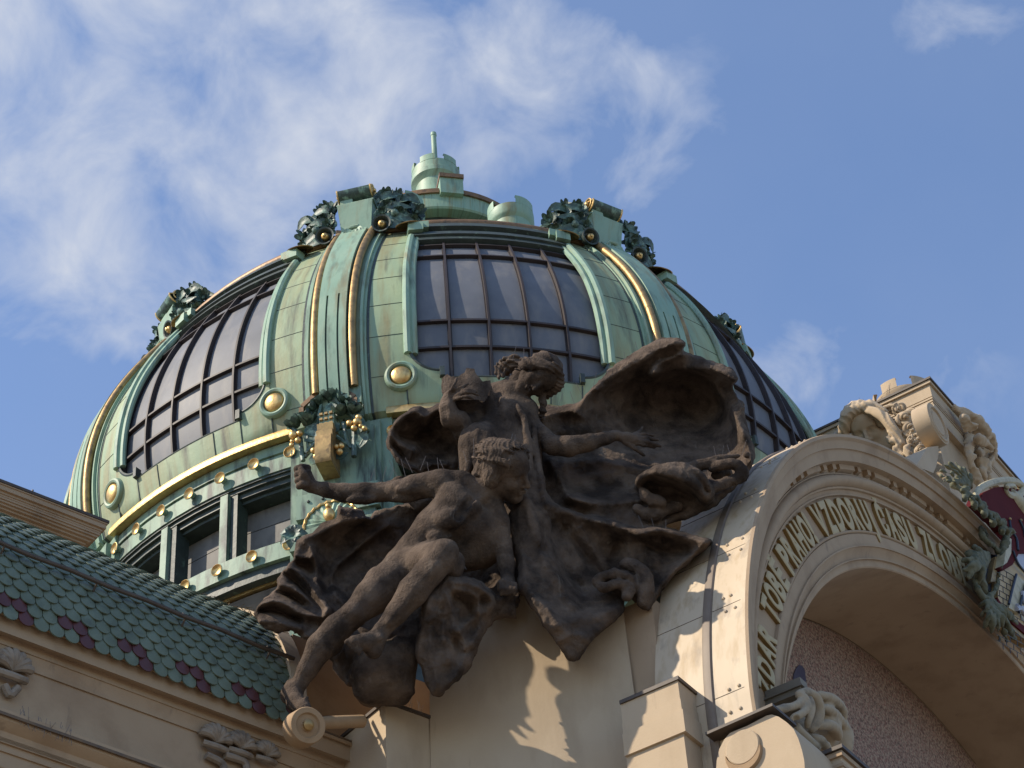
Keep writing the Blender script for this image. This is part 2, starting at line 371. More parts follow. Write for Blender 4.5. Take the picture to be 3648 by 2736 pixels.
# --- soffit moulding between the windows and the ring
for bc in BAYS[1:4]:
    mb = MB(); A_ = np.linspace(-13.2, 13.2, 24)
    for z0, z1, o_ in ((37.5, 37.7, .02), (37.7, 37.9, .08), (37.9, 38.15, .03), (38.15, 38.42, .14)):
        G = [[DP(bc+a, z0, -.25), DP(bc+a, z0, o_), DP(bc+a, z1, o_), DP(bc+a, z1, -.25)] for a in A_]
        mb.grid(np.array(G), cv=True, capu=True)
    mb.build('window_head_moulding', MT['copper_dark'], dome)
    for s in (-1, 1):
        mb = MB(); mb.cbox(DP(bc+s*12.2, 37.98, .12), d_axes(bc+s*12)[0]*.34, d_axes(bc)[1]*.3, ZUP*.24); mb.cbox(DP(bc+s*11.0, 38.12, .12), d_axes(bc+s*12)[0]*.26, d_axes(bc)[1]*.26, ZUP*.2)
        mb.build('window_head_block', MT['copper_clean'], dome)
# --- gold band, cup frieze and drum
mb = MB()
for ac in RIBS[1:6]:
    asweep(mb, ac+6.2, ac+45-6.2, [(9.1, 31.60), (9.29, 31.60), (9.30, 31.64), (9.28, 31.77), (9.26, 31.80), (9.1, 31.80)], 30)
mb.build('gilded_band', MT['gold'], dome)
mb = MB(); asweep(mb, -175, 175, [(8.8, 30.93), (9.06, 30.93), (9.06, 31.33), (9.045, 31.335), (9.045, 31.35), (9.1, 31.355), (9.1, 31.58), (8.8, 31.58)], 120)
mb.build('upper_frieze', MT['copper_drum'], dome)
mb = MB()
for r0, z0, z1 in ((9.03, 30.88, 30.94), (8.98, 30.80, 30.885), (8.9, 30.68, 30.81), (8.8, 30.60, 30.70)): asweep(mb, -175, 175, [(8.3, z0), (r0, z0), (r0, z1), (8.3, z1)], 100)
asweep(mb, -175, 175, [(8.0, 29.1), (8.28, 29.1), (8.28, 30.7), (8.0, 30.7)], 100)
for z0, r0 in ((29.02, 9.02), (29.1, 8.8)): asweep(mb, -175, 175, [(8.2, z0), (r0, z0), (r0, z0+.09), (8.2, z0+.09)], 100)
mb.build('louvre_reveal', MT['copper_dark'], dome)
mb = MB(); asweep(mb, -175, 175, [(8.5, 28.62), (9.1, 28.62), (9.1, 29.04), (8.5, 29.04)], 120)
mb.build('lower_frieze', MT['copper_drum'], dome)
mb = MB(); asweep(mb, -175, 175, [(8.2, 28.36), (9.0, 28.36), (9.0, 28.62), (8.2, 28.62)], 100); asweep(mb, -175, 175, [(8.2, 20), (8.62, 20), (8.62, 28.4), (8.2, 28.4)], 100)
mb.build('drum_wall', MT['copper_dark'], dome)
CUPA = [(-15.6+5.2*i) for i in range(7)]
for bc in BAYS[1:3]:
    for a in (-5.3, 5.3):
        bay = MB(); t, n_ = d_axes(bc+a); o = DC3(8.98, bc+a, 29.95)
        bay.cbox(o, t*.19, n_*.14, ZUP*1.75); ps = bay.build('louvre_post', MT['copper_drum'], dome); bay = MB(); bay.cbox(o-n_*.2+t*.20, t*.16, n_*.36, ZUP*1.7); bay.build('post_reveal', MT['copper_dark'], ps)
    for a in (-10.6, 0, 10.6):
        t, n_ = d_axes(bc+a); hw = .66
        f = MB()
        for z0 in (29.13, 29.62, 30.11): f.box(DC3(8.40, bc+a, z0)-t*hw, t*2*hw, n_*.05, ZUP*.47)
        lv = f.build('louvre_window', MT['louvre'], dome)
        f = MB(); f.cbox(DC3(8.40, bc+a, 29.86), t*(2*hw+.3), n_*.03, ZUP*1.7); f.build('louvre_frame', MT['bar'], lv)
    for i, a in enumerate(CUPA):
        for z_ in (31.22, 28.84):
            t, n_ = d_axes(bc+a); o = DC3(9.07, bc+a, z_); ax = nrm(n_-ZUP*.10)
            q = MB(); q.lathe([(.07, -.05), (.07, .05), (.125, .10), (.14, .125), (.132, .133)], o, ax, 22)
            c = q.build('stud_cup', MT['copper_clean'], dome)
            q = MB(); q.lathe([(.134, .134), (.126, .139), (.10, .105), (.055, .085), (0, .08)], o, ax, 22); q.build('gilded_bowl', MT['gold'], c)
    # ventilation grille below the lower frieze
    g = MB()
    for a0 in (-13.8, 1.5):
        for k in range(9):
            asweep(g, bc+a0, bc+a0+12.3, [(8.70, 27.62+.075*k), (8.74, 27.66+.075*k), (8.70, 27.675+.075*k), (8.66, 27.64+.075*k)], 12)
    gr = g.build('vent_grille', MT['louvre'], dome)
    g = MB()
    for a0 in (-13.8, 1.5): asweep(g, bc+a0-.2, bc+a0+12.5, [(8.64, 28.30), (8.80, 28.30), (8.80, 28.37), (8.64, 28.37)], 14)
    g.build('gilded_line', MT['gold'], gr)
    for a in (-15, 0.1, 15):
        g = MB(); t, n_ = d_axes(bc+a); g.cbox(DC3(8.75, bc+a, 27.9), t*.36, n_*.3, ZUP*1.1); g.build('vent_pier', MT['copper_drum'], dome)
# --- piers under the ribs
for ac in RIBS[2:4]:
    t, n_ = d_axes(ac); mb = MB()
    mb.uvmode = 1
    P0 = DC3(9.0, ac, 26.0)
    def slab(hw, d0, d1, z0, z1):
        q = [P0+t*x+n_*y for x, y in ((-hw, d0), (hw, d0), (hw, d1), (-hw, d1))]
        G = np.array([[p+ZUP*(z-26.0) for p in q] for z in np.linspace(z0, z1, 8)])
        U = np.array([[(u, z) for u in (0, 2*hw, 2*hw+.3, 4*hw+.3)] for z in np.linspace(z0, z1, 8)])
        mb.grid(G, cv=True, uv=U, capu=True)
    slab(1.08, -.8, .10, 26, 31.6); slab(.86, .0, .22, 26, 31.5); slab(.76, .1, .34, 26, 31.3); slab(.86, .1, .42, 29.15, 29.75); slab(1.02, .0, .3, 28.5, 29.1)
    pr = mb.build('rib_pier', MT['copper_drum'], dome)
    recalc(pr)
    mb = MB()
    for x in (-.6, -.3, .0, .3, .6): mb.ball(P0+t*x+n_*.43+ZUP*(29.55-26), .035, 8, 5)
    mb.build('rivet', MT['copper_dark'], pr)
# --- crowning ring, top drum, lantern and finial
mb = MB(); th = np.linspace(0, 2*math.pi, 12, endpoint=False)
asweep(mb, -180, 180, [(7.62+.14*math.cos(t), 38.60+.14*math.sin(t)) for t in th][::-1], 120, False)
mb.build('brown_ring', MT['brown_band'], dome)
mb = MB(); asweep(mb, -180, 180, [(6.9, 38.32), (7.66, 38.32), (7.68, 38.38), (7.60, 38.41), (7.60, 38.52), (6.9, 38.52)], 120, False); mb.build('ring_fascia', MT['copper'], dome)
mb = MB(); asweep(mb, -180, 180, [(7.5, 38.64), (6.6, 39.25), (5.0, 40.85), (4.3, 41.5), (2.3, 43.6), (2.3, 38.3), (7.5, 38.3)], 96, False); mb.build('ring_roof', MT['copper_drum'], dome)
mb = MB(); asweep(mb, -180, 180, [(2.2, 42.8), (2.25, 44.9), (0.5, 44.9), (.5, 42.8)], 60, False); mb.build('top_drum', MT['copper_dark'], dome)
mb = MB(); asweep(mb, -180, 180, [(2.1, 44.38), (2.56, 44.38), (2.60, 44.43), (2.60, 44.90), (1.9, 44.90)], 80, False); mb.build('top_fascia', MT['copper_clean'], dome)
TAB = (13, -77)
mb = MB()
for a0, a1 in ((-70, 6), (20, 96), (97, 276)): asweep(mb, a0, a1, [(2.3, 44.90), (2.66, 44.90), (2.66, 45.05), (2.3, 45.05)], 30)
mb.build('brown_cornice', MT['brown_band'], dome)
mb = MB(); asweep(mb, -180, 180, [(2.6, 45.02), (2.2, 45.5), (.8, 46.95), (.3, 47.0), (.3, 44.8), (2.4, 44.8)], 60, False); mb.build('top_roof', MT['copper_clean'], dome)
for a0 in TAB:
    t, n_ = d_axes(a0); o = DC3(2.45, a0, 45.08)
    mb = MB(); mb.cbox(o, t*.62, n_*.6, ZUP*.56); tab = mb.build('tab_block', MT['copper_clean'], dome)
    mb = MB(); mb.cbox(o+ZUP*.35+n_*.02, t*.66, n_*.66, ZUP*.14); mb.build('tab_cap', MT['brown_band'], tab)
lp = np.array([DC[0]+.1, DC[1], 46.75])
mb = MB(); mb.lathe([(.58, 0), (.60, .05), (.58, .1), (.58, 1.0), (.64, 1.08), (.71, 1.16), (.71, 1.32), (.68, 1.36), (.68, 1.62), (.60, 1.62), (.60, 1.45), (.4, 1.45), (.1, 1.5)], lp, ZUP, 40)
lan = mb.build('lantern', MT['copper_clean'], dome)
for k in range(6):
    a = 60*k+24
    mb = MB(); mb.lathe([(.60, 1.6), (.685, 1.6), (.685, 1.82), (.60, 1.82)], lp, ZUP, 8, R(a), R(a+38)); mb.build('lantern_merlon', MT['copper_clean'], lan)
mb = MB(); mb.lathe([(.52, 1.4), (.40, 1.72), (.12, 2.02), (.08, 2.12), (.075, 3.25), (.09, 3.27), (.085, 3.38), (0, 3.4)], lp, ZUP, 20); mb.build('finial', MT['copper_clean'], dome)
# small turrets on the ring roof
for k, ac in enumerate((RIB0+3, RIB0+39, RIB0+90, RIB0-45)):
    o = DC3(4.5, ac, 40.98); mb = MB()
    mb.lathe([(.50, 0), (.50, .95), (.55, 1.02), (.585, 1.08), (.585, 1.36), (.50, 1.36), (.50, 1.05), (.3, 1.0), (0, 1.0)], o, ZUP, 36)
    tu = mb.build('ring_turret', MT['copper_clean'], dome)
    for j in range(3): mb = MB(); mb.lathe([(.50, 1.34), (.588, 1.34), (.588, 1.6), (.50, 1.6)], o, ZUP, 8, R(120*j+15), R(120*j+75)); mb.build('turret_merlon', MT['copper_clean'], tu)
# ------------------------------------------------------------------ the square in front of the building
mb = MB(); mb.grid(np.array([[(x, y, 0) for y in np.linspace(-600, 600, 13)] for x in np.linspace(-600, 600, 13)]), flip=True)
mb.build('ground', mat('dark_setts', (.16, .135, .105), .85, var=(.19, .162, .128), vscale=.3, bump=.1, bscale=2), None, kind='structure')
# ================================================================== FACADE PLANES
PP = Plane(at_y(1900, 2650, 29.25), 101)                      # pedestal wall under the statues
E_ = PP.pix(2295, 2700)
SIDE = Plane(E_, -58); SIDE.n = -heading(32)                 # left flank of the arched gable
AR = Plane(SIDE.pix(2704, 2440) - heading(122)*.55, 32)                         # gable front
ZS = AR.o[2]
PILL = Plane(PP.pix(1525, 2560), 50)                         # left pilaster front
_zp = PILL.pix(1370, 2498)[2]
d_ = ray(1244, 2641); WG = Plane(CAM + d_*((_zp-CAM[2])/d_[2]), 47.5)   # tiled wing
AT = Plane(at_y(385, 1860, 33.2), 49.5)

# ------------------------------------------------------------------ tiled wing
wing = thing('tiled_wing', 'tan stuccoed wing with a curved roof of green fish-scale tiles at lower left', 'building', tuple(WG.o))
def wz(y, w, x=0): return WG.lpix(x, y, w)[1]
U0, U1 = -14.0, 0.12
prof = [(-.6, wz(2166, .30)-.02), (.30, wz(2166, .30)-.02), (.30, wz(2178, .30)), (.25, wz(2182, .25)), (.25, wz(2246, .25)), (.21, wz(2249, .21)), (.10, wz(2262, .10)), (.10, wz(2290, .10)), (.08, wz(2294, .08)),
        (.05, wz(2318, .05)), (.03, wz(2340, .03)), (.03, wz(2350, .03)), (0, wz(2354, 0)), (0, wz(2545, 0)),
        (.34, wz(2519, .34)), (.34, wz(2534, .34)), (.30, wz(2542, .30)), (.29, wz(2556, .29)), (.22, wz(2580, .22)), (.15, wz(2600, .15)), (.13, wz(2622, .13)), (.13, wz(2640, .13)), (.09, wz(2644, .09)), (.09, wz(2672, .09)), (.06, wz(2676, .06)), (.06, wz(2730, .06)), (.04, wz(2735, .04)), (.04, wz(2735, .04)-3), (-.6, wz(2735, .04)-3)]
mb = MB()
def usweep(mb, pl, prof, u0, u1, n=2):
    return mb.grid(np.array([[pl.at(u, z, w) for w, z in prof] for u in np.linspace(u0, u1, n)]), cv=True, capu=True)
usweep(mb, WG, prof, U0, U1); recalc(mb.build('wing_wall', MT['stucco'], wing, 25))
mb = MB()
for (w, y, d, h) in ((.306, 2162, .05, .03), (.345, 2530, .03, .045)):
    z = wz(y, w); mb.box(WG.at(U0, z-h, w-d), WG.a*(U1-U0), WG.n*d, ZUP*h)
mb.build('edge_flashing', mat('rusty_flashing', (.17, .105, .05), .6, var=(.08, .055, .035), vscale=4), wing)
mb = MB()
for (w, y, d, h) in ((.31, 2172, .03, .05), (.13, 2610, .03, .12)):
    z = wz(y, w); mb.box(WG.at(U0, z-h, w-d), WG.a*(U1-U0), WG.n*d, ZUP*h)
mb.build('ochre_moulding', MT['stucco_warm'], wing)
# roof: quarter barrel
RRAD = 3.4; W_E = .33; Z_E = wz(2163, .30)-.02
U_END = WG.lpix(1030, 2520, .2)[0]
def roofp(u, th, off=0): return WG.at(u, Z_E+(RRAD+off)*math.sin(th), W_E-RRAD+(RRAD+off)*math.cos(th))
mb = MB(); mb.grid(np.array([[roofp(u, t, -.03) for t in np.linspace(0, 1.45, 30)] for u in (U0, U_END)]), flip=True)
mb.build('roof_deck', MT['edge_dark'], wing)
MT['tile'] = mat('green_glazed_tile', (.115, .142, .10), .5, spec=.28, var=(.155, .19, .14), vscale=2.6, stain=(.075, .095, .075), stscale=3.1, stlo=.5, sthi=.75, bump=.12, bscale=18)
MT['tile_red'] = mat('oxblood_glazed_tile', (.072, .022, .02), .4, var=(.095, .03, .026), vscale=3, bump=.12, bscale=18)
TW = .25; ROW = .185; dth = ROW/RRAD
rnd = random.Random(4); mb = MB()
nrow = 25
for r in range(nrow):
    th0 = (r-.95)*dth
    k0 = int(math.floor(-10/TW))
    for k in range(k0, int(U_END/TW)+2):
        uc = U_END-.16+(k-int(U_END/TW)+ -1)*TW+(r % 2)*TW*.5
        if uc > U_END-.02 or uc < -9.5: continue
        kk = k-int(U_END/TW)
        red = (r == 1 and kk % 4 in (1, 2)) or (r == 0 and kk % 4 == 3)
        mb.m = 1 if red else 0
        hw = TW*.5-.006; L_ = ROW*1.75; lift = .045+rnd.uniform(-.006, .008); tilt = rnd.uniform(-.02, .02)
        P = []; nn = 6
        # outline: straight sides above, round below
        out = [(-hw, L_), (-hw, ROW*.62)]+[(-hw*math.cos(t), ROW*.62-ROW*.62*math.sin(t)) for t in np.linspace(.25, math.pi-.25, 7)]+[(hw, ROW*.62), (hw, L_)]
        def tp(x, y, h): return roofp(uc+x, th0+max(0, y)/RRAD, h+lift*(1-y/L_)*1.0+tilt*x - (0.012*(x/hw)**2))
        top = [tp(x, y, .012) for x, y in out]; bot = [tp(x, y, -.012) for x, y in out]
        c = tp(0, ROW*.8, .026); m_ = len(out); b0 = top+bot+[c]
        F = [(i, i+1, 2*m_) for i in range(m_-1)]+[(m_-1, 0, 2*m_)]+[(i+1, i, m_+i, m_+i+1) for i in range(m_-1)]
        mb.add(b0, F)
mb.build('scale_tiles', [MT['tile'], MT['tile_red']], wing, 50)
# snow rail along the tiles
th_p = 5.6*dth; mb = MB(); mb.tube([roofp(u, th_p+.01*(i % 2), .17) for i, u in enumerate(np.linspace(-10, U_END, 14))], .035, 8)
rail = mb.build('snow_rail', MT['edge_dark'], wing)
for u in np.arange(-9.5, U_END, 1.55):
    mb = MB(); mb.tube([roofp(u, th_p-.02, .03), roofp(u, th_p, .17), roofp(u, th_p+.04, .12), roofp(u, th_p+.06, .03)], .018, 6); mb.build('rail_bracket', MT['edge_dark'], rail)
# pale coping closing the right end of the roof
mb = MB(); G = []
for t in np.linspace(-.02, 1.4, 40):
    w_ = .16+.10*math.sin(t*1.1)
    G.append([roofp(U_END-.06, t, -.1), roofp(U_END-.06, t, .10), roofp(U_END+w_, t, .12), roofp(U_END+w_, t, -.1)])
mb.grid(np.array(G), cv=True, capu=True); recalc(mb.build('roof_coping', MT['stucco_pale'], wing))
mb = MB(); mb.box(WG.at(U_END, Z_E-.4, -2.6), WG.a*1.6, WG.n*2.45, ZUP*1.15); mb.build('gable_end_wall', MT['stucco_warm'], wing)
# nest straw and wire along the coping
mb = MB(); rnd = random.Random(11)
for i in range(60):
    t = rnd.uniform(.55, 1.15); u = U_END+rnd.uniform(-.9, .12)*(1 if t > .8 else .4); p = roofp(u, t, .08); d = np.array([rnd.uniform(-1, 1), rnd.uniform(-1, 1), rnd.uniform(-.7, .5)])*.16
    mb.tube([p, p+d*.5+ZUP*.02, p+d], .006, 3, False)
o = mb.build('straw', mat('dry_straw', (.22, .16, .09), .9), wing); o['kind'] = 'stuff'

# ------------------------------------------------------------------ attic block with deep cornice, upper left
attic = thing('attic_block', 'tan attic block with a deep dark-edged cornice at the left edge below the sky', 'building', tuple(AT.o))
zt = AT.o[2]; mb = MB()
lay = [(-.02, .03, 0.02), (-.06, .06, 0.0), (-.16, .10, -.02), (-.21, .05, -.07)]
for i in range(8):
    t = i/7; lay.append((-.25-.32*t, .05, -.09-.34*(1-math.cos(t*math.pi/2)) if True else 0))
lay += [(-.60, .06, -.46), (-.68, .10, -.50), (-.82, .16, -.53), (-2.6, 1.80, -.58)]
def layer(mb, pl, u0, u1, w, z0, h, depth): mb.box(pl.at(u0, z0, w-depth), pl.a*(u1-u0), pl.n*depth, ZUP*h)
for i, (z0, h, w) in enumerate(lay):
    if i == 0: continue
    layer(mb, AT, -14, w, w, zt+z0, h, 3+w)
mb.build('attic_wall', MT['stucco'], attic)
mb = MB(); layer(mb, AT, -14, .02, .02, zt-.03, .06, 3); mb.build('dark_edge', MT['edge_dark'], attic)
mb = MB(); mb.tube([AT.at(-1.55, zt, -.1), AT.at(-1.55, zt+.16, -.1)], .02, 6); mb.tube([AT.at(-1.62, zt+.10, -.1), AT.at(-1.5, zt+.12, -.1)], .015, 5); mb.build('roof_peg', MT['edge_dark'], attic)

# ------------------------------------------------------------------ pedestal wall under the statue group
ped = thing('pedestal_wall', 'tan stuccoed pedestal wall flaring downward under the dark statues', 'wall', tuple(PP.o))
mb = MB(); pl = [PP.pix(*q) for q in ((1536, 2790), (1530, 2500), (1532, 2400), (1640, 2230), (1760, 2120), (2010, 2110), (2215, 2150), (2250, 2400), (2303, 2790))]
mb.extrude(pl, -PP.n*1.1); recalc(mb.build('battered_panel', MT['stucco_pale'], ped, 20))
mb = MB(); mb.box(PP.at(PP.lpix(1440, 2600)[0], PP.o[2]-2.5, -1.6), PP.a*1.2, PP.n*1.25, ZUP*3.55); mb.build('back_wall', MT['stucco_pale'], ped)
q0 = PILL.pix(1040, 2600, -1.3); q1 = PILL.pix(1560, 2600, -1.3); zt2 = PILL.pix(1250, 2335, -1.3)[2]
mb = MB(); mb.box(q0-ZUP*2.5-PILL.n*.6, PILL.a*(PILL.loc(q1)[0]-PILL.loc(q0)[0]), PILL.n*.6, ZUP*(zt2-q0[2]+2.5)); mb.build('ochre_wall', MT['stucco_warm'], ped)
# left pilaster
mb = MB(); c0 = PILL.pix(1372, 2506); u0 = PILL.loc(c0)[0]; zc = c0[2]; u1 = PILL.lpix(1545, 2600)[0]
mb.box(PILL.at(u0, zc-3.2, -1.6), PILL.a*(u1-u0), PILL.n*1.6, ZUP*3.2)
lp_ = mb.build('left_pilaster', MT['stucco_pale'], ped)
mb = MB(); mb.box(PILL.at(u0-.035, zc, -1.6), PILL.a*(u1-u0+.03), PILL.n*1.635, ZUP*.055); mb.build('pilaster_flashing', MT['edge_dark'], lp_)

# ------------------------------------------------------------------ right pilaster (belongs to the gable)
gable = thing('arched_gable', 'tan arched gable with raised gilt-edged lettering on the right of the statues', 'building', tuple(AR.o))
E2 = PP.pix(2292, 2480); PR_ = Plane(E2, -58); PR_.n = -heading(32)
PR_.o = PR_.o-heading(32)*.75; cc = PR_.pix(2414, 2424); CN = Plane(cc, 32)                 # front face frame at the pilaster corner
zc = cc[2]; zA = CN.lpix(2420, 2490)[1]; zB = CN.lpix(2425, 2518, .05)[1]; zC = CN.lpix(2437, 2598, .05)[1]; zD = CN.lpix(2437, 2612)[1]
mb = MB(); mb.box(CN.at(0, zA-.01, -1.0), CN.a*1.5, CN.n*1.0, ZUP*(zc-zA+.01)); mb.box(CN.at(-.045, zC, -1.0), CN.a*1.6, CN.n*1.045, ZUP*(zB-zC)); mb.box(CN.at(0.0, zC-2.5, -1.0), CN.a*1.5, CN.n*.985, ZUP*2.5)
mb.box(CN.at(-.015, zB-.002, -1.0), CN.a*1.5, CN.n*1.015, ZUP*(zA-zB+.004))
rp = mb.build('right_pilaster', MT['stucco_pale'], gable)
mb = MB(); mb.box(CN.at(-.03, zc, -1.0), CN.a*1.55, CN.n*1.03, ZUP*.06); mb.build('pilaster_flashing', MT['edge_dark'], rp)

# ------------------------------------------------------------------ the arch
AC, ZC_ = 13.0, 19.0
def SIDE_W(sx, sy=2330): return AR.loc(SIDE.pix(sx, sy))[2]
def cm_(x, y): return (2500+.519*x, 1300+.519*y)
def ca_(x, y): return (2400+.5943*x, 1750+.5943*y)
CURV = {
 'O': ([(2691, 2410), (2667, 2285), (2658, 2107), (2667, 1988), (2685, 1887), (2721, 1750)]+[cm_(*q) for q in ((560, 620), (650, 560), (750, 520), (850, 500), (960, 493), (1080, 512), (1200, 558), (1400, 650), (1600, 772), (1750, 890), (1900, 1020))], .55),
 'L': ([ca_(*q) for q in ((495, 1060), (480, 700), (545, 330), (690, 160), (820, 95), (1000, 80), (1200, 110), (1430, 220), (1720, 400))], 0),
 'M': ([ca_(*q) for q in ((590, 1270), (590, 900), (640, 600), (740, 400), (860, 290), (1000, 258), (1250, 290), (1500, 390), (1750, 560))], 0),
 'I': ([ca_(*q) for q in ((690, 1150), (720, 900), (770, 740), (860, 590), (960, 510), (1100, 478), (1300, 500), (1500, 590), (1800, 780), (2100, 1060))], -.06),
}
COEF = {}
for k_, (pts, w) in CURV.items():
    l = np.array([AR.lpix(*q, w) for q in pts]); ph = np.arctan2(l[:, 1]-ZC_, AC-l[:, 0])-math.pi/2; rh = np.hypot(l[:, 1]-ZC_, AC-l[:, 0])
    COEF[k_] = np.linalg.lstsq(np.stack([np.ones_like(ph), ph**2, ph**4], 1), rh, rcond=None)[0]
def arho(k, ph):
    x = min(abs(ph-math.pi/2), 1.53); c = COEF[k]; return c[0]+c[1]*x**2+c[2]*x**4
def apt(seg, fr, w, ph):
    """point of the gable front between curves: seg=('O','L'), fraction, depth w, bearing ph from the left spring"""
    if ph < 0.045:
        p = apt(seg, fr, w, .045); return p - ZUP*(.045-ph)*13
    r = arho(seg[0], ph)*(1-fr)+arho(seg[1], ph)*fr
    return AR.at(AC-r*math.cos(ph), ZC_+r*math.sin(ph), w)
PHI = np.concatenate([np.linspace(-.12, .04, 4), np.linspace(.05, 1.95, 90)])
def asurf(mb, prof, phs=PHI, cap=False, **k):
    return mb.grid(np.array([[apt(s, f, w, p) for s, f, w in prof] for p in phs]), uv=np.array([[(p*12, f*2+w) for s, f, w in prof] for p in phs]), flip=True, **k)
OL, LM, MI = ('O', 'L'), ('L', 'M'), ('M', 'I')
mb = MB()
tor = [(OL, .60+.11*(1-math.cos(t)), .10+.15*math.sin(t)) for t in np.linspace(0, math.pi, 9)]
cove = [(MI, .50+.26*t, .05-.09*math.sin(t*math.pi/2)) for t in np.linspace(0, 1, 6)]
asurf(mb, [(OL, -.015, .50), (OL, 0, .55), (OL, .06, .56), (OL, .10, .50), (OL, .20, .46), (OL, .235, .46), (OL, .24, .42), (OL, .44, .38), (OL, .445, .15), (OL, .575, .12), (OL, .58, .16), (OL, .60, .16)]+tor+
      [(OL, .82, .10), (OL, .825, .13), (OL, .86, .12), (OL, .865, .07), (OL, .93, .05), (OL, .935, .07), (OL, .965, .07), (OL, .97, 0), (LM, 0, 0), (LM, 1.0, 0)])
rl = [(MI, .03+.05*(1-math.cos(t)), .0+.07*math.sin(t)) for t in np.linspace(0, math.pi, 7)]
asurf(mb, [(LM, 1.0, 0)]+rl+[(MI, .14, .04), (MI, .46, .04), (MI, .465, .08), (MI, .50, .08)]+cove+[(MI, .77, 0), (MI, .80, .0), (MI, .805, -.05), (MI, .97, -.06), (MI, 1.0, -.08)])
mb.build('arch_mouldings', MT['stucco'], gable, 30)
ph = .36; i = 0
while ph < 1.9:                                               # notched fillet: long pieces and short studs
    d = (.072, .016, .016)[i % 3]; g = (.016, .03, .018)[i % 3]
    sec = [(OL, .445, .145), (OL, .445, .25), (OL, .535, .235), (OL, .56, .13)]
    mb = MB(); mb.grid(np.array([[apt(s, f, w, p) for s, f, w in sec] for p in np.linspace(ph, ph+d, 5)]), cv=True, capu=True, flip=True); recalc(mb.build('fillet_block', MT['stucco'], gable))
    ph += d+g; i += 1
mb = MB()
W_BACK = -2.3
asurf(mb, [(MI, 1.0, -.08), (MI, 1.0, -1.2), (MI, 1.0, W_BACK)], np.concatenate([PHI[:-1], np.linspace(1.95, 3.0, 30)])); mb.build('arch_soffit', MT['stucco'], gable)
mb = MB(); 
W_CUT = SIDE_W(2335)
def wcut(p): t = min(1, max(0, (p-.42)/.5)); return W_CUT-3.2*t*t*(3-2*t)
mb.grid(np.array([[apt(OL, -.015 if i == 0 else -.012, .5+(wcut(p)-.5)*i/5, p) for i in range(6)] for p in PHI]), flip=True); mb.build('sheet_extrados', MT['sheet'], gable)
mb = MB()
g0 = SIDE_W(2548)
mb.grid(np.array([[apt(OL, f, w, p) for f, w in ((-.02, g0), (-.045, g0-.02), (-.05, g0-.10), (-.03, g0-.16), (-.01, g0-.17))] for p in PHI]), flip=True)
ext = mb.build('standing_gutter', mat('gutter_paint', (.19, .145, .105), .6, var=(.14, .10, .07), vscale=3), gable)
for p in (.055, .19, .30, .44, .58, .72, .86, 1.0):           # cross seams of the sheets
    mb = MB(); mb.tube([apt(OL, -.014, w, p) for w in np.linspace(.42, W_CUT, 10)], .005, 4); mb.build('sheet_seam', MT['edge_dark'], gable)
rnd = random.Random(5)
mb = MB()
for p in (.03, .06, .18, .205, .29, .315, .43, .455, .57, .595, .71, .735):
    for w in (.3, g0+.2): mb = MB(); mb.ball(apt(OL, -.016, w+rnd.uniform(-.06, .06), p), .03, 8, 5); mb.build('rivet', MT['sheet'], gable)

mb = MB(); zb_ = SIDE.pix(2330, 2110)[2]; q0 = AR.at(AR.loc(E_)[0]+.05, ZS-4, W_CUT+.02)
mb.box(q0, AR.a*.8, -AR.n*2.6, ZUP*(zb_-ZS+4)); mb.build('flank_wall', MT['stucco'], gable)
# mosaic lunette at the back of the arch
MT['mosaic'] = mat('pink_brown_mosaic', (.27, .175, .135), .75, spec=.12, var=(.42, .33, .24), vscale=14, stain=(.11, .068, .058), stscale=18, stlo=.46, sthi=.60, stain2=((.30, .13, .105), 24, (1, 1, 1), .52, .64), bump=.2, bscale=30)
mb = MB(); phs = np.linspace(-.3, 3.0, 100)
b0 = [apt(MI, 1.02, W_BACK, max(p, -.1)) for p in phs]; 
G = [[AR.at(AC-(AC-AR.loc(b)[0])*s, ZC_-2+(b[2]-ZC_+2)*s, W_BACK+.01) for s in (1.0, .98, .7, .4, .1)] for b in b0]
mb.grid(np.array(G), flip=True); mb.build('mosaic_lunette', MT['mosaic'], gable)
mb = MB(); asurf(mb, [(MI, 1.035, W_BACK+.03), (MI, .99, W_BACK+.03)]); mb.build('lunette_edge', mat('gold_brown_edge', (.16, .09, .035), .7, var=(.10, .06, .03), vscale=6), gable)
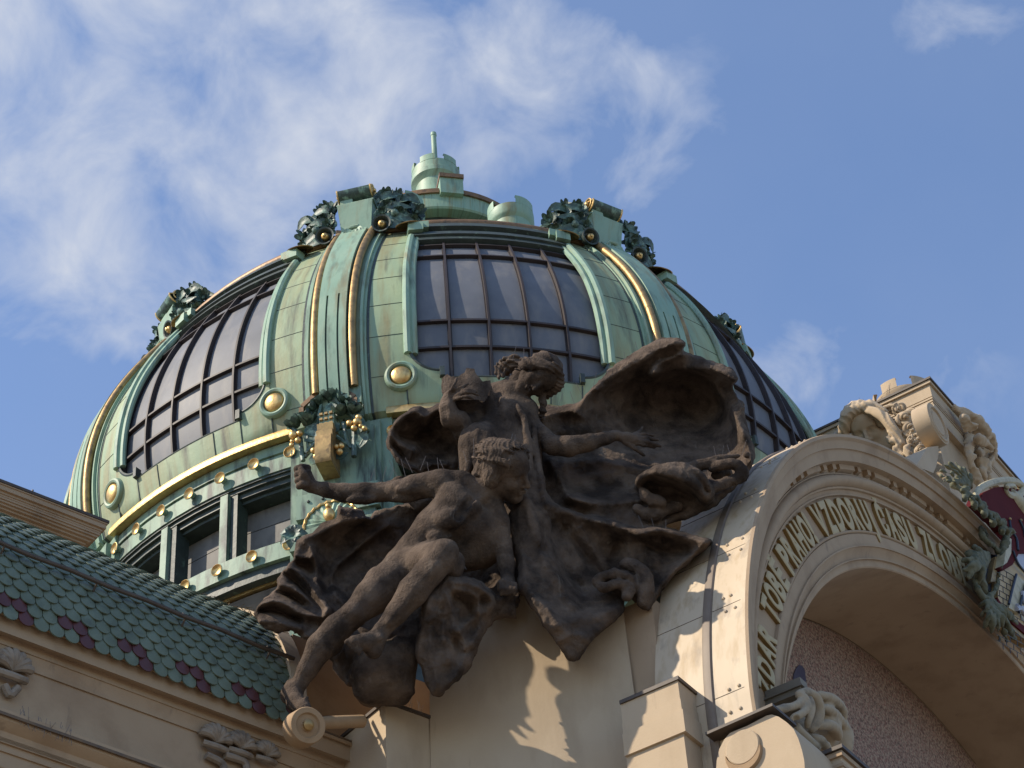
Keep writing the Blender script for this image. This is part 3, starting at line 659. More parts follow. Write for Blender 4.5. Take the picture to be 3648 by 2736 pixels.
# ================================================================== CARVED STONE: smooth-blended solids meshed with surface nets
class SDF:
    def __init__(s, pl, lo, hi, h):
        s.pl = pl; s.h = h; s.lo = np.array(lo, float); s.n = np.ceil((np.array(hi)-s.lo)/h).astype(int)+1
        s.D = np.full(s.n, .6, np.float32)
        s.ax = [s.lo[i]+h*np.arange(s.n[i]) for i in range(3)]
    def _box(s, lo, hi):
        i0 = np.clip(np.floor((lo-s.lo)/s.h).astype(int), 0, s.n); i1 = np.clip(np.ceil((hi-s.lo)/s.h).astype(int)+1, 0, s.n)
        return tuple(slice(a, b) for a, b in zip(i0, i1))
    def _pts(s, b): return np.meshgrid(*[s.ax[i][b[i]].astype(np.float32) for i in range(3)], indexing='ij', sparse=True)
    def comb(s, b, d, k, op='+'):
        D = s.D[b]
        if D.size == 0: return
        D2 = -D if op == '-' else D
        if k > 0:
            hh = np.clip(.5+.5*(D2-d)/k, 0, 1); r = D2*(1-hh)+d*hh-k*hh*(1-hh)
        else: r = np.minimum(D2, d)
        s.D[b] = -r if op == '-' else r
    def cap(s, a, b, ra, rb=None, k=.06, op='+', flat=None):
        """tapered capsule from a to b (local u, z, w)"""
        rb = ra if rb is None else rb; a = np.asarray(a, float); b = np.asarray(b, float); m = max(ra, rb)+k+3*s.h
        bx = s._box(np.minimum(a, b)-m, np.maximum(a, b)+m); X, Y, Z = s._pts(bx)
        ba = b-a; L2 = max(float(ba@ba), 1e-9)
        t = np.clip(((X-a[0])*ba[0]+(Y-a[1])*ba[1]+(Z-a[2])*ba[2])/L2, 0, 1)
        d = np.sqrt((X-a[0]-t*ba[0])**2+(Y-a[1]-t*ba[1])**2+(Z-a[2]-t*ba[2])**2)-(ra+(rb-ra)*t)
        s.comb(bx, d.astype(np.float32), k, op)
    def chain(s, pts, rs, k=.05, op='+', n=None):
        pts = np.asarray(pts, float); rs = np.broadcast_to(np.asarray(rs, float), (len(pts),))
        if n: q = spline(np.c_[pts, rs], n); pts, rs = q[:, :3], q[:, 3]
        for i in range(len(pts)-1): s.cap(pts[i], pts[i+1], rs[i], rs[i+1], k, op)
    def ell(s, c, r, ax=None, k=.06, op='+'):
        """ellipsoid; ax rows = local axes"""
        c = np.asarray(c, float); r = np.broadcast_to(np.asarray(r, float), (3,)); m = r.max()+k+3*s.h
        bx = s._box(c-m, c+m); X, Y, Z = s._pts(bx); X = X-c[0]; Y = Y-c[1]; Z = Z-c[2]
        A = np.eye(3) if ax is None else np.asarray(ax, float)
        q = [(A[i][0]*X+A[i][1]*Y+A[i][2]*Z) for i in range(3)]
        k0 = np.sqrt(sum((q[i]/r[i])**2 for i in range(3))); k1 = np.sqrt(sum((q[i]/r[i]**2)**2 for i in range(3)))+1e-6
        s.comb(bx, (k0*(k0-1)/k1).astype(np.float32), k, op)
    def world(s, P): return s.pl.o[None]*np.array([1, 1, 0])+P[:, 0:1]*s.pl.a+P[:, 2:3]*s.pl.n+P[:, 1:2]*ZUP
    def rough(s, sc, amp, seed):
        g = np.random.default_rng(seed); mm = [int((s.n[i]*s.h)/sc)+3 for i in range(3)]; L = g.standard_normal(mm).astype(np.float32); A = L
        for i in range(3):
            x = np.arange(s.n[i])*s.h/sc; k = x.astype(int); f = (x-k).astype(np.float32); f = f*f*(3-2*f); sh = [1, 1, 1]; sh[i] = -1
            A = np.take(A, k, i)*(1-f.reshape(sh))+np.take(A, k+1, i)*f.reshape(sh)
        s.D += A*amp
    def strands(s, dirv, lam, amp, warp=(0, 0, 0), wl=.3, wa=.8):
        e = np.asarray(dirv, float); e = np.array([e@s.pl.a, e[2], e@s.pl.n]); X, Y, Z = np.meshgrid(*[a.astype(np.float32) for a in s.ax], indexing='ij', sparse=True)
        a = (X*e[0]+Y*e[1]+Z*e[2])*(2*math.pi/lam); b = np.sin(X*2*math.pi/wl+1.3)+np.sin(Y*2*math.pi/(wl*1.2)+.5)+np.sin(Z*2*math.pi/(wl*.9))
        s.D += amp*(np.abs(np.sin(a*.5+b*wa))-.6+.4*np.sin(a*.19+b))
    def mesh(s, smooth=1, rgh=()):
        for j, (sc, amp) in enumerate(rgh): s.rough(sc, amp, 7+j)
        D = s.D; h = s.h; D[0] = D[-1] = .5; D[:, 0] = D[:, -1] = .5; D[:, :, 0] = D[:, :, -1] = .5
        S = D < 0; n = np.array(D.shape)
        c = [S[i:n[0]-1+i, j:n[1]-1+j, k:n[2]-1+k] for i in (0, 1) for j in (0, 1) for k in (0, 1)]
        sm = sum(x.astype(np.int8) for x in c); act = (sm > 0) & (sm < 8)
        I = np.argwhere(act); idx = np.full(act.shape, -1, np.int32); idx[act] = np.arange(len(I))
        acc = np.zeros((len(I), 3)); cnt = np.zeros(len(I))
        for d in range(3):
            o = [e for e in range(3) if e != d]
            for p in (0, 1):
                for q in (0, 1):
                    A = I.copy(); A[:, o[0]] += p; A[:, o[1]] += q; B = A.copy(); B[:, d] += 1
                    da = D[A[:, 0], A[:, 1], A[:, 2]]; db = D[B[:, 0], B[:, 1], B[:, 2]]; m = (da < 0) != (db < 0)
                    t = np.where(m, da/np.where(m, da-db, 1), 0); P = A.astype(float); P[:, d] += t
                    acc[m] += P[m]; cnt[m] += 1
        V = acc/cnt[:, None]; Q = []
        for d in range(3):
            o = [e for e in range(3) if e != d]
            sl0 = [slice(1, -1)]*3; sl0[d] = slice(0, -1); sl1 = [slice(1, -1)]*3; sl1[d] = slice(1, None)
            a = S[tuple(sl0)]; b = S[tuple(sl1)]; e = np.argwhere(a != b)
            if not len(e): continue
            inside = a[e[:, 0], e[:, 1], e[:, 2]]; e = e+1; e[:, d] -= 1
            def cell(p, q): f = e.copy(); f[:, o[0]] -= p; f[:, o[1]] -= q; return idx[f[:, 0], f[:, 1], f[:, 2]]
            q = np.stack([cell(1, 1), cell(0, 1), cell(0, 0), cell(1, 0)], 1)
            fl = inside if d != 1 else ~inside
            q[~fl] = q[~fl][:, ::-1]; Q.append(q)
        Q = np.vstack(Q); Q = Q[(Q >= 0).all(1)]
        for _ in range(smooth):
            sA = np.zeros_like(V); sN = np.zeros(len(V))
            for i in range(4):
                a, b = Q[:, i], Q[:, (i+1) % 4]; np.add.at(sA, a, V[b]); np.add.at(sN, a, 1); np.add.at(sA, b, V[a]); np.add.at(sN, b, 1)
            V = V*.5+.5*sA/np.maximum(sN, 1)[:, None]
        return s.world(s.lo+V*h), Q
    def build(s, name, material, parent=None, smooth=1, rgh=(), label=None):
        V, Q = s.mesh(smooth, rgh)
        me = bpy.data.meshes.new(name); me.vertices.add(len(V)); me.vertices.foreach_set('co', V.astype(np.float32).ravel())
        me.loops.add(len(Q)*4); me.loops.foreach_set('vertex_index', Q.astype(np.int32).ravel()); me.polygons.add(len(Q))
        me.polygons.foreach_set('loop_start', np.arange(0, len(Q)*4, 4, dtype=np.int32)); me.polygons.foreach_set('loop_total', np.full(len(Q), 4, np.int32)) if False else None
        me.polygons.foreach_set('use_smooth', np.ones(len(Q), bool)); me.update(calc_edges=True); me.validate()
        me.materials.append(material); o = bpy.data.objects.new(name, me); COL.objects.link(o)
        if parent: o.parent = parent
        if label: o['label'] = label
        return o
def tps(ctrl):
    c = np.asarray(ctrl, float); P = c[:, :2]/300.; n = len(c)
    def U(r2): return np.where(r2 > 0, r2*np.log(r2+1e-12), 0)
    r2 = ((P[:, None]-P[None])**2).sum(-1); K = U(r2)+np.eye(n)*.02; Pm = np.c_[np.ones(n), P]
    A = np.block([[K, Pm], [Pm.T, np.zeros((3, 3))]]); w = np.linalg.solve(A, np.r_[c[:, 2], 0, 0, 0])
    def f(x, y):
        q = np.stack([x, y], -1)/300.; r = ((q[..., None, :]-P)**2).sum(-1); return U(r)@w[:n]+w[n]+q@w[n+1:]
    return f
def poly_dist(pts, X, Y, closed=False):
    p = np.asarray(pts, float); q = np.vstack([p, p[:1]]) if closed else p; best = np.full(X.shape, 1e9)
    for a, b in zip(q[:-1], q[1:]):
        d = b-a; L = max(d@d, 1e-9); t = np.clip(((X-a[0])*d[0]+(Y-a[1])*d[1])/L, 0, 1)
        best = np.minimum(best, (X-a[0]-t*d[0])**2+(Y-a[1]-t*d[1])**2)
    return np.sqrt(best)
def poly_in(p, X, Y):
    r = np.zeros(X.shape, bool); n = len(p)
    for i in range(n):
        x0, y0 = p[i]; x1, y1 = p[(i+1) % n]
        if y0 == y1: continue
        c = ((y0 > Y) != (y1 > Y)) & (X < (x1-x0)*(Y-y0)/(y1-y0)+x0); r ^= c
    return r
def sheet(sd, outline, ctrl, folds, thick=.35, step=5, k=.05, edge=28, px=.0046, wob=0, pleat=()):
    """cloth: outline, depth control points and fold lines read from the photograph, given real depth and thickness"""
    ol = spline(outline, len(outline)*5, True); x0, y0 = ol.min(0)-60; x1, y1 = ol.max(0)+60
    gx = np.arange(x0, x1, step); gy = np.arange(y0, y1, step); X, Y = np.meshgrid(gx, gy, indexing='ij')
    W = tps(ctrl)(X, Y)
    for pts, wd, amp in folds:
        sp = spline(pts, max(8, len(pts)*5)); d = poly_dist(sp, X, Y); W += amp*1.15*np.exp(-(d/(wd*1.05))**1.45)
    for dx, dy, lam, amp, wv in pleat:
        a = (X*dx+Y*dy)/lam+wv*np.sin((-X*dy+Y*dx)/(lam*3.1)+1)+.5*wv*np.sin((X*.7+Y*.5)/(lam*1.7)); W += amp*(1-np.abs(np.sin(math.pi*a))**.8)*(.55+.45*np.sin(X/(lam*2.3)+Y/(lam*1.9)))
    dist = poly_dist(ol, X, Y, True); dist = np.where(poly_in(ol, X, Y), -dist, dist)
    if wob: dist += wob*(np.sin(X*.045+Y*.02)*np.sin(Y*.05-X*.012)+.5*np.sin(X*.11)*np.sin(Y*.13))
    e = np.clip(1+dist/edge, 0, 1); W -= edge*px*.9*(1-np.sqrt(np.clip(1-e*e, 0, 1)))
    wl = np.nanmin(W[dist < 0])-thick-.1; wh = W[dist < 0].max()+.15
    cr = np.array([sd.pl.lpix(a, b, w) for a in (x0, x1) for b in (y0, y1) for w in (wl, wh)])
    bx = sd._box(cr.min(0), cr.max(0)); Xg, Yg, Zg = np.meshgrid(*[sd.ax[i][bx[i]] for i in range(3)], indexing='ij')
    sh = Xg.shape; P = sd.world(np.stack([Xg.ravel(), Yg.ravel(), Zg.ravel()], 1)); s_ = proj(P)
    fx = np.clip((s_[:, 0]-x0)/step, 0, len(gx)-1.001); fy = np.clip((s_[:, 1]-y0)/step, 0, len(gy)-1.001); ix = fx.astype(int); iy = fy.astype(int); fx -= ix; fy -= iy
    def bl(A): return (A[ix, iy]*(1-fx)*(1-fy)+A[ix+1, iy]*fx*(1-fy)+A[ix, iy+1]*(1-fx)*fy+A[ix+1, iy+1]*fx*fy)
    w = Zg.ravel(); wf = bl(W); d = np.maximum(np.maximum((w-wf)*.62, (wf-thick-w)*.62), bl(dist)*px)
    sd.comb(bx, d.reshape(sh).astype(np.float32), k)
def cdir(x, y, z): return nrm(x*_X+y*_Y-z*_F)          # direction given as seen from the street: right, up, towards the viewer
def head_sdf(sd, eye, H, up, fwd, male=False, closed=False):
    """carved head; eye = local position between the eyes (front), H head height, up/fwd world directions"""
    pl = sd.pl
    f = nrm(fwd); u = nrm(np.asarray(up)-f*(np.asarray(up)@f)); r = np.cross(f, u); r = -r
    Lm = np.array([[v@pl.a, v[2], v@pl.n] for v in (r, u, f)])
    O = np.asarray(eye)-Lm[2]*.36*H
    def L(x, y, z): return O+(Lm[0]*x+Lm[1]*y+Lm[2]*z)*H
    def E(c, rr, k=.04, op='+'): sd.ell(L(*c), np.array(rr)*H, Lm, k*H, op)
    def K(a, b, ra, rb=None, k=.04, op='+'): sd.cap(L(*a), L(*b), ra*H, (ra if rb is None else rb)*H, k*H, op)
    E((0, .14, -.06), (.345, .37, .43), .08)
    E((0, -.10, .08), (.275, .36, .285), .08)
    E((0, -.40, .22), (.10, .09, .10), .08)
    for s in (-1, 1):
        K((s*.22, -.20, .02), (s*.06, -.41, .22), .10, .08, .06)
        E((s*.165, -.11, .235), (.11, .11, .10), .07)
        E((s*.335, -.02, -.04), (.05, .12, .08), .03)
    K((-.15, .085, .315), (.15, .085, .315), .06, .06, .06)
    E((0, .22, .22), (.25, .2, .17), .09)
    for s in (-1, 1): E((s*.135, .0, .375), (.085, .06, .075), .035, '-')
    for s in (-1, 1):
        E((s*.13, -.005, .27), (.078, .06, .07), .012)
        K((s*.065, .012, .325), (s*.135, .04, .345), .016, .018, .012); K((s*.135, .04, .345), (s*.205, .005, .30), .018, .014, .012)
        if closed: K((s*.07, -.015, .335), (s*.20, -.02, .31), .022, .02, .02)
        K((s*.07, -.05, .325), (s*.19, -.045, .30), .014, .012, .02)
    K((0, .07, .345), (0, -.155, .445), .035, .052, .03)
    for s in (-1, 1): E((s*.055, -.165, .385), (.038, .032, .045), .02)
    for s in (-1, 1): E((s*.028, -.195, .415), (.016, .02, .022), .01, '-')
    K((-.085, -.262, .335), (0, -.252, .385), .022, .03, .015); K((.085, -.262, .335), (0, -.252, .385), .022, .03, .015)
    K((-.075, -.30, .335), (.075, -.30, .335), .034, .034, .02)
    K((-.09, -.279, .375), (.09, -.279, .375), .012, .012, .008, '-'); K((0, -.279, .41), (0, -.279, .36), .02, .02, .01, '-')
    return L
# ================================================================== STATUE GROUP
SP = Plane(at_y(1900, 2650, 29.0), 88)
grp = thing('statue_group', 'dark sandstone statue group of a draped woman and a striding bare man before the dome', 'statue', tuple(SP.at(0, 22, .3)))
KX = .0046
def s4(x, y): return (900+.6027*x, 1600+.6027*y)
def s5(x, y): return (1300+.452*x, 1150+.452*y)
def s6(x, y): return (1700+.5123*x, 1150+.5123*y)
def sk(x, y): return (900+.3014*x, 1780+.3014*y)
def sl_(x, y): return (1700+.4822*x, 1700+.4822*y)
def ss5(x, y): return (2100+.3014*x, 1500+.3014*y)
def st3(x, y): return (1540+.16873*x, 1280+.16873*y)
def J(p, w): return SP.lpix(p[0], p[1], w)
def bounds(pts, w0, w1, m=.35):
    c = np.array([J(p, w) for p in pts for w in (w0, w1)]); return c.min(0)-m, c.max(0)+m
# ---------------------------------------------------------------- the man
lo, hi = bounds([(1040, 1600), (1900, 1600), (1000, 2560), (1900, 2300)], -.1, 1.9, .2); lo[2] = -.2; hi[2] = 2.1
sd = SDF(SP, lo, hi, .02)
q4 = .6027*KX
def m(x, y, w): return J(s4(x, y), w)
def C4(pts, rs, k=.05, n=None): sd.chain([m(*p) for p in pts], np.array(rs)*q4, k, n=n)
# torso
C4([(905, 690, .75), (960, 600, .85), (1080, 470, 1.0), (1200, 360, 1.05)], [112, 100, 118, 140], .08)
sd.cap(m(1290, 470, .85), m(1200, 400, 1.0), 150*q4, 120*q4, .1)
sd.cap(m(1120, 620, .7), m(1330, 560, .6), 120*q4, 150*q4, .1)
sd.ell(m(1165, 415, 1.32), np.array([85, 62, 55])*q4, k=.09)         # chest muscle
sd.ell(m(1270, 345, 1.28), np.array([80, 62, 50])*q4, k=.09)
sd.cap(m(1215, 400, 1.40), m(1290, 300, 1.36), 26*q4, 20*q4, .06, '-')
C4([(1130, 215, 1.12), (1230, 220, 1.1), (1340, 255, 1.05)], [88, 85, 70], .09)
sd.ell(m(1110, 205, 1.15), np.array([92, 80, 84])*q4, k=.08)          # shoulder
sd.ell(m(1180, 255, 1.30), np.array([70, 62, 40])*q4, k=.07)
for i in range(4): sd.cap(m(1060+i*26, 585-i*42, 1.26-.02*i), m(1150+i*22, 560-i*46, 1.16), 15*q4, 10*q4, .05)   # ribs
for i in range(3): sd.ell(m(985+i*45, 640-i*62, 1.16+.03*i), np.array([44, 36, 26])*q4, k=.05)                     # belly muscles
sd.cap(m(890, 640, 1.05), m(990, 700, 1.08), 30*q4, 24*q4, .05)       # iliac crest
# left arm flung back
C4([(1085, 205, 1.12), (960, 225, 1.05), (850, 250, .98), (765, 252, .92)], [78, 72, 62, 54], .05)
sd.ell(m(930, 232, 1.16), np.array([85, 38, 34])*q4, k=.05); sd.ell(m(905, 285, 1.02), np.array([80, 32, 34])*q4, k=.05)
C4([(765, 255, .92), (660, 262, .92), (540, 258, .9), (430, 240, .88), (350, 222, .86)], [56, 62, 54, 42, 36], .05)
sd.ell(m(640, 298, .98), np.array([90, 28, 30])*q4, k=.05)
C4([(345, 220, .86), (315, 190, .87), (298, 150, .88)], [40, 50, 52], .04)
for i, (y, b) in enumerate(((112, 0), (146, 4), (180, 6), (212, 12))):   # closed fist
    r = (22, 24, 23, 20)[i]*q4
    sd.chain([m(325+b, y, .93), m(290+b*.4, y-4, 1.06), m(262+b, y+6, 1.02), m(262+b, y+10, .93), m(292+b, y+10, .90)], [r, r, r*.95, r*.9, r*.85], .012)
sd.chain([m(325, 190, 1.0), m(300, 150, 1.11), m(285, 118, 1.12)], np.array([24, 22, 18])*q4, .015)
# right arm in the shadow, hand gripping the ledge
C4([(1390, 300, .95), (1450, 430, .85), (1475, 560, .75)], [82, 66, 52], .05); C4([(1475, 560, .75), (1500, 680, .7), (1508, 770, .72)], [54, 50, 36], .05)
C4([(1508, 780, .72), (1505, 815, .78)], [42, 44], .04)
for i in range(4):
    x = 1470+i*26; r = 15*q4
    sd.chain([m(x, 815, .86), m(x+2, 790+abs(i-1)*5, .96), m(x+2, 828, 1.0), m(x, 858, .95)], [r, r, r*.92, r*.8], .01)
sd.chain([m(1462, 830, .82), m(1462, 790, .92), m(1478, 775, .98)], np.array([17, 16, 13])*q4, .012)
# neck
C4([(1340, 265, 1.05), (1410, 225, 1.08), (1455, 190, 1.08)], [82, 74, 76], .06)
sd.cap(m(1300, 330, 1.17), m(1400, 250, 1.16), 22*q4, 18*q4, .08)
# trailing leg
C4([(905, 705, .75), (820, 790, .85), (700, 880, .95), (610, 965, .98)], [128, 118, 98, 74], .06)
sd.ell(m(745, 790, 1.02), np.array([80, 100, 60])*q4, k=.09)
sd.ell(m(585, 965, 1.12), np.array([52, 50, 40])*q4, k=.05)
C4([(590, 985, .98), (500, 1060, .92), (400, 1170, .85), (320, 1310, .72), (278, 1385, .66)], [72, 78, 76, 54, 42], .05)
sd.ell(m(470, 1120, .72), np.array([70, 110, 60])*q4, k=.06)
C4([(278, 1385, .66), (235, 1440, .62), (255, 1500, .74), (310, 1535, .9)], [44, 56, 50, 36], .04)
C4([(215, 1455, .55), (235, 1400, .6)], [50, 40], .04)
for i in range(5): sd.cap(m(296+i*4, 1528-i*13, .88+.01*i), m(338-i*4, 1550-i*20, .93-.02*i), (20-i*2)*q4, (15-i*1.5)*q4, .01)
# leading leg, bent towards the street
C4([(940, 705, .8), (1040, 670, 1.1), (1110, 635, 1.45)], [125, 112, 92], .06)
sd.ell(m(1140, 600, 1.56), np.array([76, 70, 62])*q4, k=.06); sd.ell(m(1185, 680, 1.3), np.array([66, 90, 66])*q4, k=.08)
C4([(1115, 650, 1.5), (1040, 730, 1.45), (950, 840, 1.36), (850, 970, 1.25), (760, 1075, 1.16)], [84, 80, 84, 60, 44], .05)
sd.cap(m(1075, 700, 1.62), m(810, 1020, 1.33), 34*q4, 22*q4, .06)
C4([(760, 1075, 1.16), (725, 1130, 1.14), (715, 1185, 1.1)], [48, 54, 52], .04)
C4([(725, 1130, 1.16), (660, 1140, 1.25), (600, 1140, 1.3)], [52, 46, 36], .04)
sd.ell(m(745, 1115, 1.27), np.array([24, 24, 20])*q4, k=.03)
for i in range(5): sd.cap(m(606-i*2+i*9, 1128+i*16, 1.31-.01*i), m(560+i*17, 1140+i*18, 1.33-.02*i), (23-i*2.2)*q4, (17-i*1.8)*q4, .01)
# head
def sm1(x, y): return (1640+.15068*x, 1580+.15068*y)
upM, fwM = cdir(-.06, .96, .22), cdir(.86, -.16, .50)
HL = head_sdf(sd, J(sm1(1500, 790), 1.30), .93, upM, fwM)
man = sd.build('man_figure', MT['stone'], grp, rgh=((.09, .0035),))
_l, _h = bounds([s4(1240, 330), s4(1660, 330), s4(1240, -60), s4(1660, -60)], .7, 1.6, .2); hs = SDF(SP, _l, _h, .014)
rnd = random.Random(3)
def Lh(x, y, z, L=HL): return L(x, y, z)
HM = .93
hs.ell(HL(0, .15, -.12), np.array([.40, .385, .44])*HM, None, .05)
hs.ell(HL(0, .0, -.28), np.array([.30, .32, .26])*HM, None, .05)
hs.ell(HL(0, -.15, .45), np.array([.24, .40, .22])*HM, None, .06, '-')
for i in range(90):                                            # combed locks swept back
    a = rnd.uniform(-1.25, 1.25); t0 = rnd.uniform(-.25, .75); P = []
    for j in range(5):
        t = t0-.17*j; ph = t*1.5; R_ = .425+.015*math.sin(i*3+j)
        P.append(HL(R_*.95*math.sin(a)*math.cos(ph*.55), .18+R_*.95*math.cos(a)*math.cos(ph*.6) if False else .17+R_*.9*math.cos(a)*abs(math.cos(ph*.62)), -.10+R_*1.06*math.sin(ph)))
    hs.chain(P, np.array([.012, .024, .026, .022, .012])*HM, .012)
for i in range(16):
    a = rnd.uniform(-1, 1); P = [HL(a*.3, .0-.05*rnd.random(), -.42), HL(a*.34, -.14, -.50), HL(a*.33+rnd.uniform(-.05, .05), -.26+rnd.uniform(-.05, .05), -.47+rnd.uniform(-.06, .1))]
    hs.chain(P, np.array([.05, .042, .02])*HM, .02)
for i in range(14):
    a = (i-6.5)/6.5; P = [HL(a*.30, .40-.12*a*a, .10), HL(a*.31, .41-.13*a*a, .22), HL(a*.31+rnd.uniform(-.03, .03), .34-.12*a*a+rnd.uniform(-.03, .04), .31-.05*a*a)]
    hs.chain(P, np.array([.03, .034, .014])*HM, .035)
hs.ell(HL(0, -.08, -.33), np.array([.30, .26, .22])*HM, None, .05)
for sd_ in (-1, 1): hs.ell(HL(sd_*.30, .0, -.10), np.array([.16, .22, .22])*HM, None, .06)
hs.strands(cdir(.95, .05, .25), .062, .012, wl=.22); hs.build('hair', MT['stone'], man)
# ---------------------------------------------------------------- the woman
lo, hi = bounds([(1560, 1180), (2400, 1180), (1560, 1800), (2400, 2200), (2000, 2400)], -.2, 1.3, .15); lo[2] = -.4; hi[2] = 1.75
sd = SDF(SP, lo, hi, .021)
q5 = .452*KX
def f5(x, y, w): return J(s5(x, y), w)
def C5(pts, rs, k=.06, n=None): sd.chain([f5(*p) for p in pts], np.array(rs)*q5, k, n=n)
C5([(1120, 610, .40), (1150, 800, .42), (1170, 1050, .42), (1210, 1320, .45), (1290, 1600, .5), (1330, 1900, .5)], [165, 200, 205, 195, 165, 130], .1)
C5([(1020, 545, .42), (1150, 590, .5), (1280, 690, .5)], [72, 110, 92], .1)
C5([(1275, 690, .55), (1310, 900, .5), (1330, 1200, .5), (1370, 1500, .5), (1420, 1850, .5)], [88, 75, 72, 72, 66], .06)
sd.ell(f5(895, 970, .86), np.array([165, 215, 125])*q5, k=.08); sd.ell(f5(870, 1120, .72), np.array([135, 190, 110])*q5, k=.1)
sd.cap(f5(900, 950, .8), f5(1060, 760, .5), 120*q5, 110*q5, .1)
# hanging folds of the robe
for pts, r in (([(985, 500, .82), (975, 620, .84), (985, 740, .80), (1010, 840, .84), (1040, 930, .86), (1052, 1050, .80)], 30), ([(1040, 690, .80), (1030, 770, .84), (1055, 860, .84), (1090, 950, .82), (1120, 1060, .78)], 26),
               ([(1075, 590, .86), (1110, 740, .86), (1150, 900, .84), (1180, 1100, .84)], 20), ([(1320, 760, .86), (1345, 950, .82), (1380, 1200, .8), (1430, 1500, .8)], 20), ([(1200, 640, .96), (1260, 800, .92), (1290, 1000, .88), (1300, 1250, .88)], 22),
               ([(1230, 1300, .92), (1300, 1500, .9), (1380, 1750, .85)], 28), ([(800, 1000, 1.02), (820, 1100, 1.0), (800, 1200, .95)], 14), ([(870, 1000, 1.06), (890, 1120, 1.02), (880, 1230, .95)], 14), ([(930, 980, 1.04), (950, 1090, 1.0), (940, 1200, .95)], 12)):
    C5([(x, y, w-.05) for x, y, w in pts], [r*.5]+[r]*(len(pts)-2)+[r*.5], .07, 18)
# right arm laid along the cloak
C5([(1300, 800, .45), (1390, 900, .55), (1480, 965, .62)], [80, 82, 76], .06)
C5([(1480, 965, .62), (1600, 975, .64), (1760, 945, .62), (1900, 910, .56), (1985, 885, .52)], [78, 82, 68, 50, 40], .05)
q6 = .5123*KX
def f6(x, y, w): return J(s6(x, y), w)
sd.chain([f6(985, 790, .52), f6(1040, 800, .52), f6(1090, 815, .5)], np.array([36, 40, 42])*q6, .03); sd.ell(f6(1060, 820, .5), np.array([62, 40, 28])*q6, k=.03)
for (a, b, c), r in zip((((1085, 785, .5), (1165, 775, .50), (1225, 785, .40)), ((1095, 800, .52), (1185, 800, .52), (1255, 815, .40)), ((1095, 820, .52), (1185, 828, .52), (1275, 858, .40)), ((1085, 838, .50), (1160, 850, .50), (1235, 868, .40))), (17, 18, 18, 15)):
    sd.chain([f6(*a), f6(*b), f6(*c)], np.array([r, r*.92, r*.7])*q6, .014)
sd.chain([f6(1040, 835, .5), f6(1100, 875, .48), f6(1160, 922, .38)], np.array([20, 17, 12])*q6, .02)
sd.chain([f6(1075, 785, .5), f6(1130, 760, .46), f6(1150, 725, .40)], np.array([19, 15, 10])*q6, .02)
# left arm raised with the fragment of a scroll
qt = .16873*KX
def ft(x, y, w): return J(st3(x, y), w)
sd.chain([f5(1010, 560, .5), f5(900, 740, .62), f5(760, 860, .75)], np.array([85, 84, 80])*q5, .06)
sd.chain([ft(560, 1330, .85), ft(400, 1240, 1.0), ft(330, 1040, 1.08), ft(320, 880, 1.12), ft(340, 780, 1.14)], np.array([260, 230, 190, 130, 105])*qt, .05)
sd.chain([ft(340, 800, 1.14), ft(420, 740, 1.17), ft(480, 720, 1.18)], np.array([115, 115, 100])*qt, .03)
for pts, r in (([(400, 690), (530, 620), (640, 580), (760, 515)], 40), ([(440, 720), (640, 660), (800, 650), (950, 690)], 44), ([(440, 790), (620, 720), (780, 705), (960, 750)], 46), ([(460, 850), (640, 800), (760, 790), (880, 840)], 42), ([(330, 740), (420, 620), (475, 500), (512, 395)], 40)):
    sd.chain([ft(x, y, w) for (x, y), w in zip(pts, (1.2, 1.30, 1.31, 1.24))], np.array([r*1.1, r, r*.92, r*.66])*qt, .012, n=9)
sd.cap(ft(620, 1100, .70), ft(960, 1050, .60), 250*qt, 230*qt, .08); sd.cap(ft(500, 950, .85), ft(800, 900, .75), 120*qt, 120*qt, .08)
# neck and head
C5([(1090, 560, .42), (1165, 490, .50), (1235, 425, .55)], [95, 74, 82], .05)
def sw1(x, y): return (1740+.15068*x, 1240+.15068*y)
upW, fwW = cdir(.84, .46, -.05), cdir(.16, -.40, .90)
WL = head_sdf(sd, J(sw1(1225, 855), .86), .80, upW, fwW, closed=True)
# fine vertical pleats of the robe below the shoulders
X_, Y_, Z_ = np.meshgrid(*[a.astype(np.float32) for a in sd.ax], indexing='ij', sparse=True); zc0, u_c = J(s5(1180, 700), .6)[1], J(s5(1340, 700), .6)[0]
msk_ = np.clip((zc0-Y_)/.25, 0, 1)*np.clip((u_c+.12-X_)/.08, 0, 1); sd.D += msk_*.022*(np.abs(np.sin(X_*19+np.sin(Y_*4.1)*1.2+Z_*6))**.7-.5)*(.6+.4*np.sin(Y_*2.7+X_*5))
woman = sd.build('woman_figure', MT['stone'], grp, rgh=((.10, .004),))
_l, _h = bounds([s5(1000, 640), s5(1580, 640), s5(1000, 230), s5(1580, 230)], .2, 1.0, .15); hs = SDF(SP, _l, _h, .014)
def fw(x, y, w): return J(sw1(x, y), w)
qw = .15068*KX
HW = .80
hs.ell(WL(0, .17, -.12), np.array([.41, .40, .47])*HW, None, .05)
hs.ell(WL(0, -.15, .44), np.array([.25, .40, .30])*HW, None, .05, '-')
for sd_ in (-1, 1): hs.chain([WL(0, .44, .24), WL(sd_*.16, .40, .27), WL(sd_*.30, .24, .22), WL(sd_*.37, .04, .10), WL(sd_*.36, -.10, -.06), WL(sd_*.26, -.16, -.26)], np.array([.09, .10, .115, .12, .11, .09])*HW, .03, n=16)
hs.ell(fw(390, 460, .50), np.array([215, 240, 200])*qw, k=.06); hs.ell(fw(640, 420, .52), np.array([230, 215, 210])*qw, k=.06)
def wdep(x, y): return .62+.14*math.sin(max(0, min(1, (x-150)/1400))*math.pi)
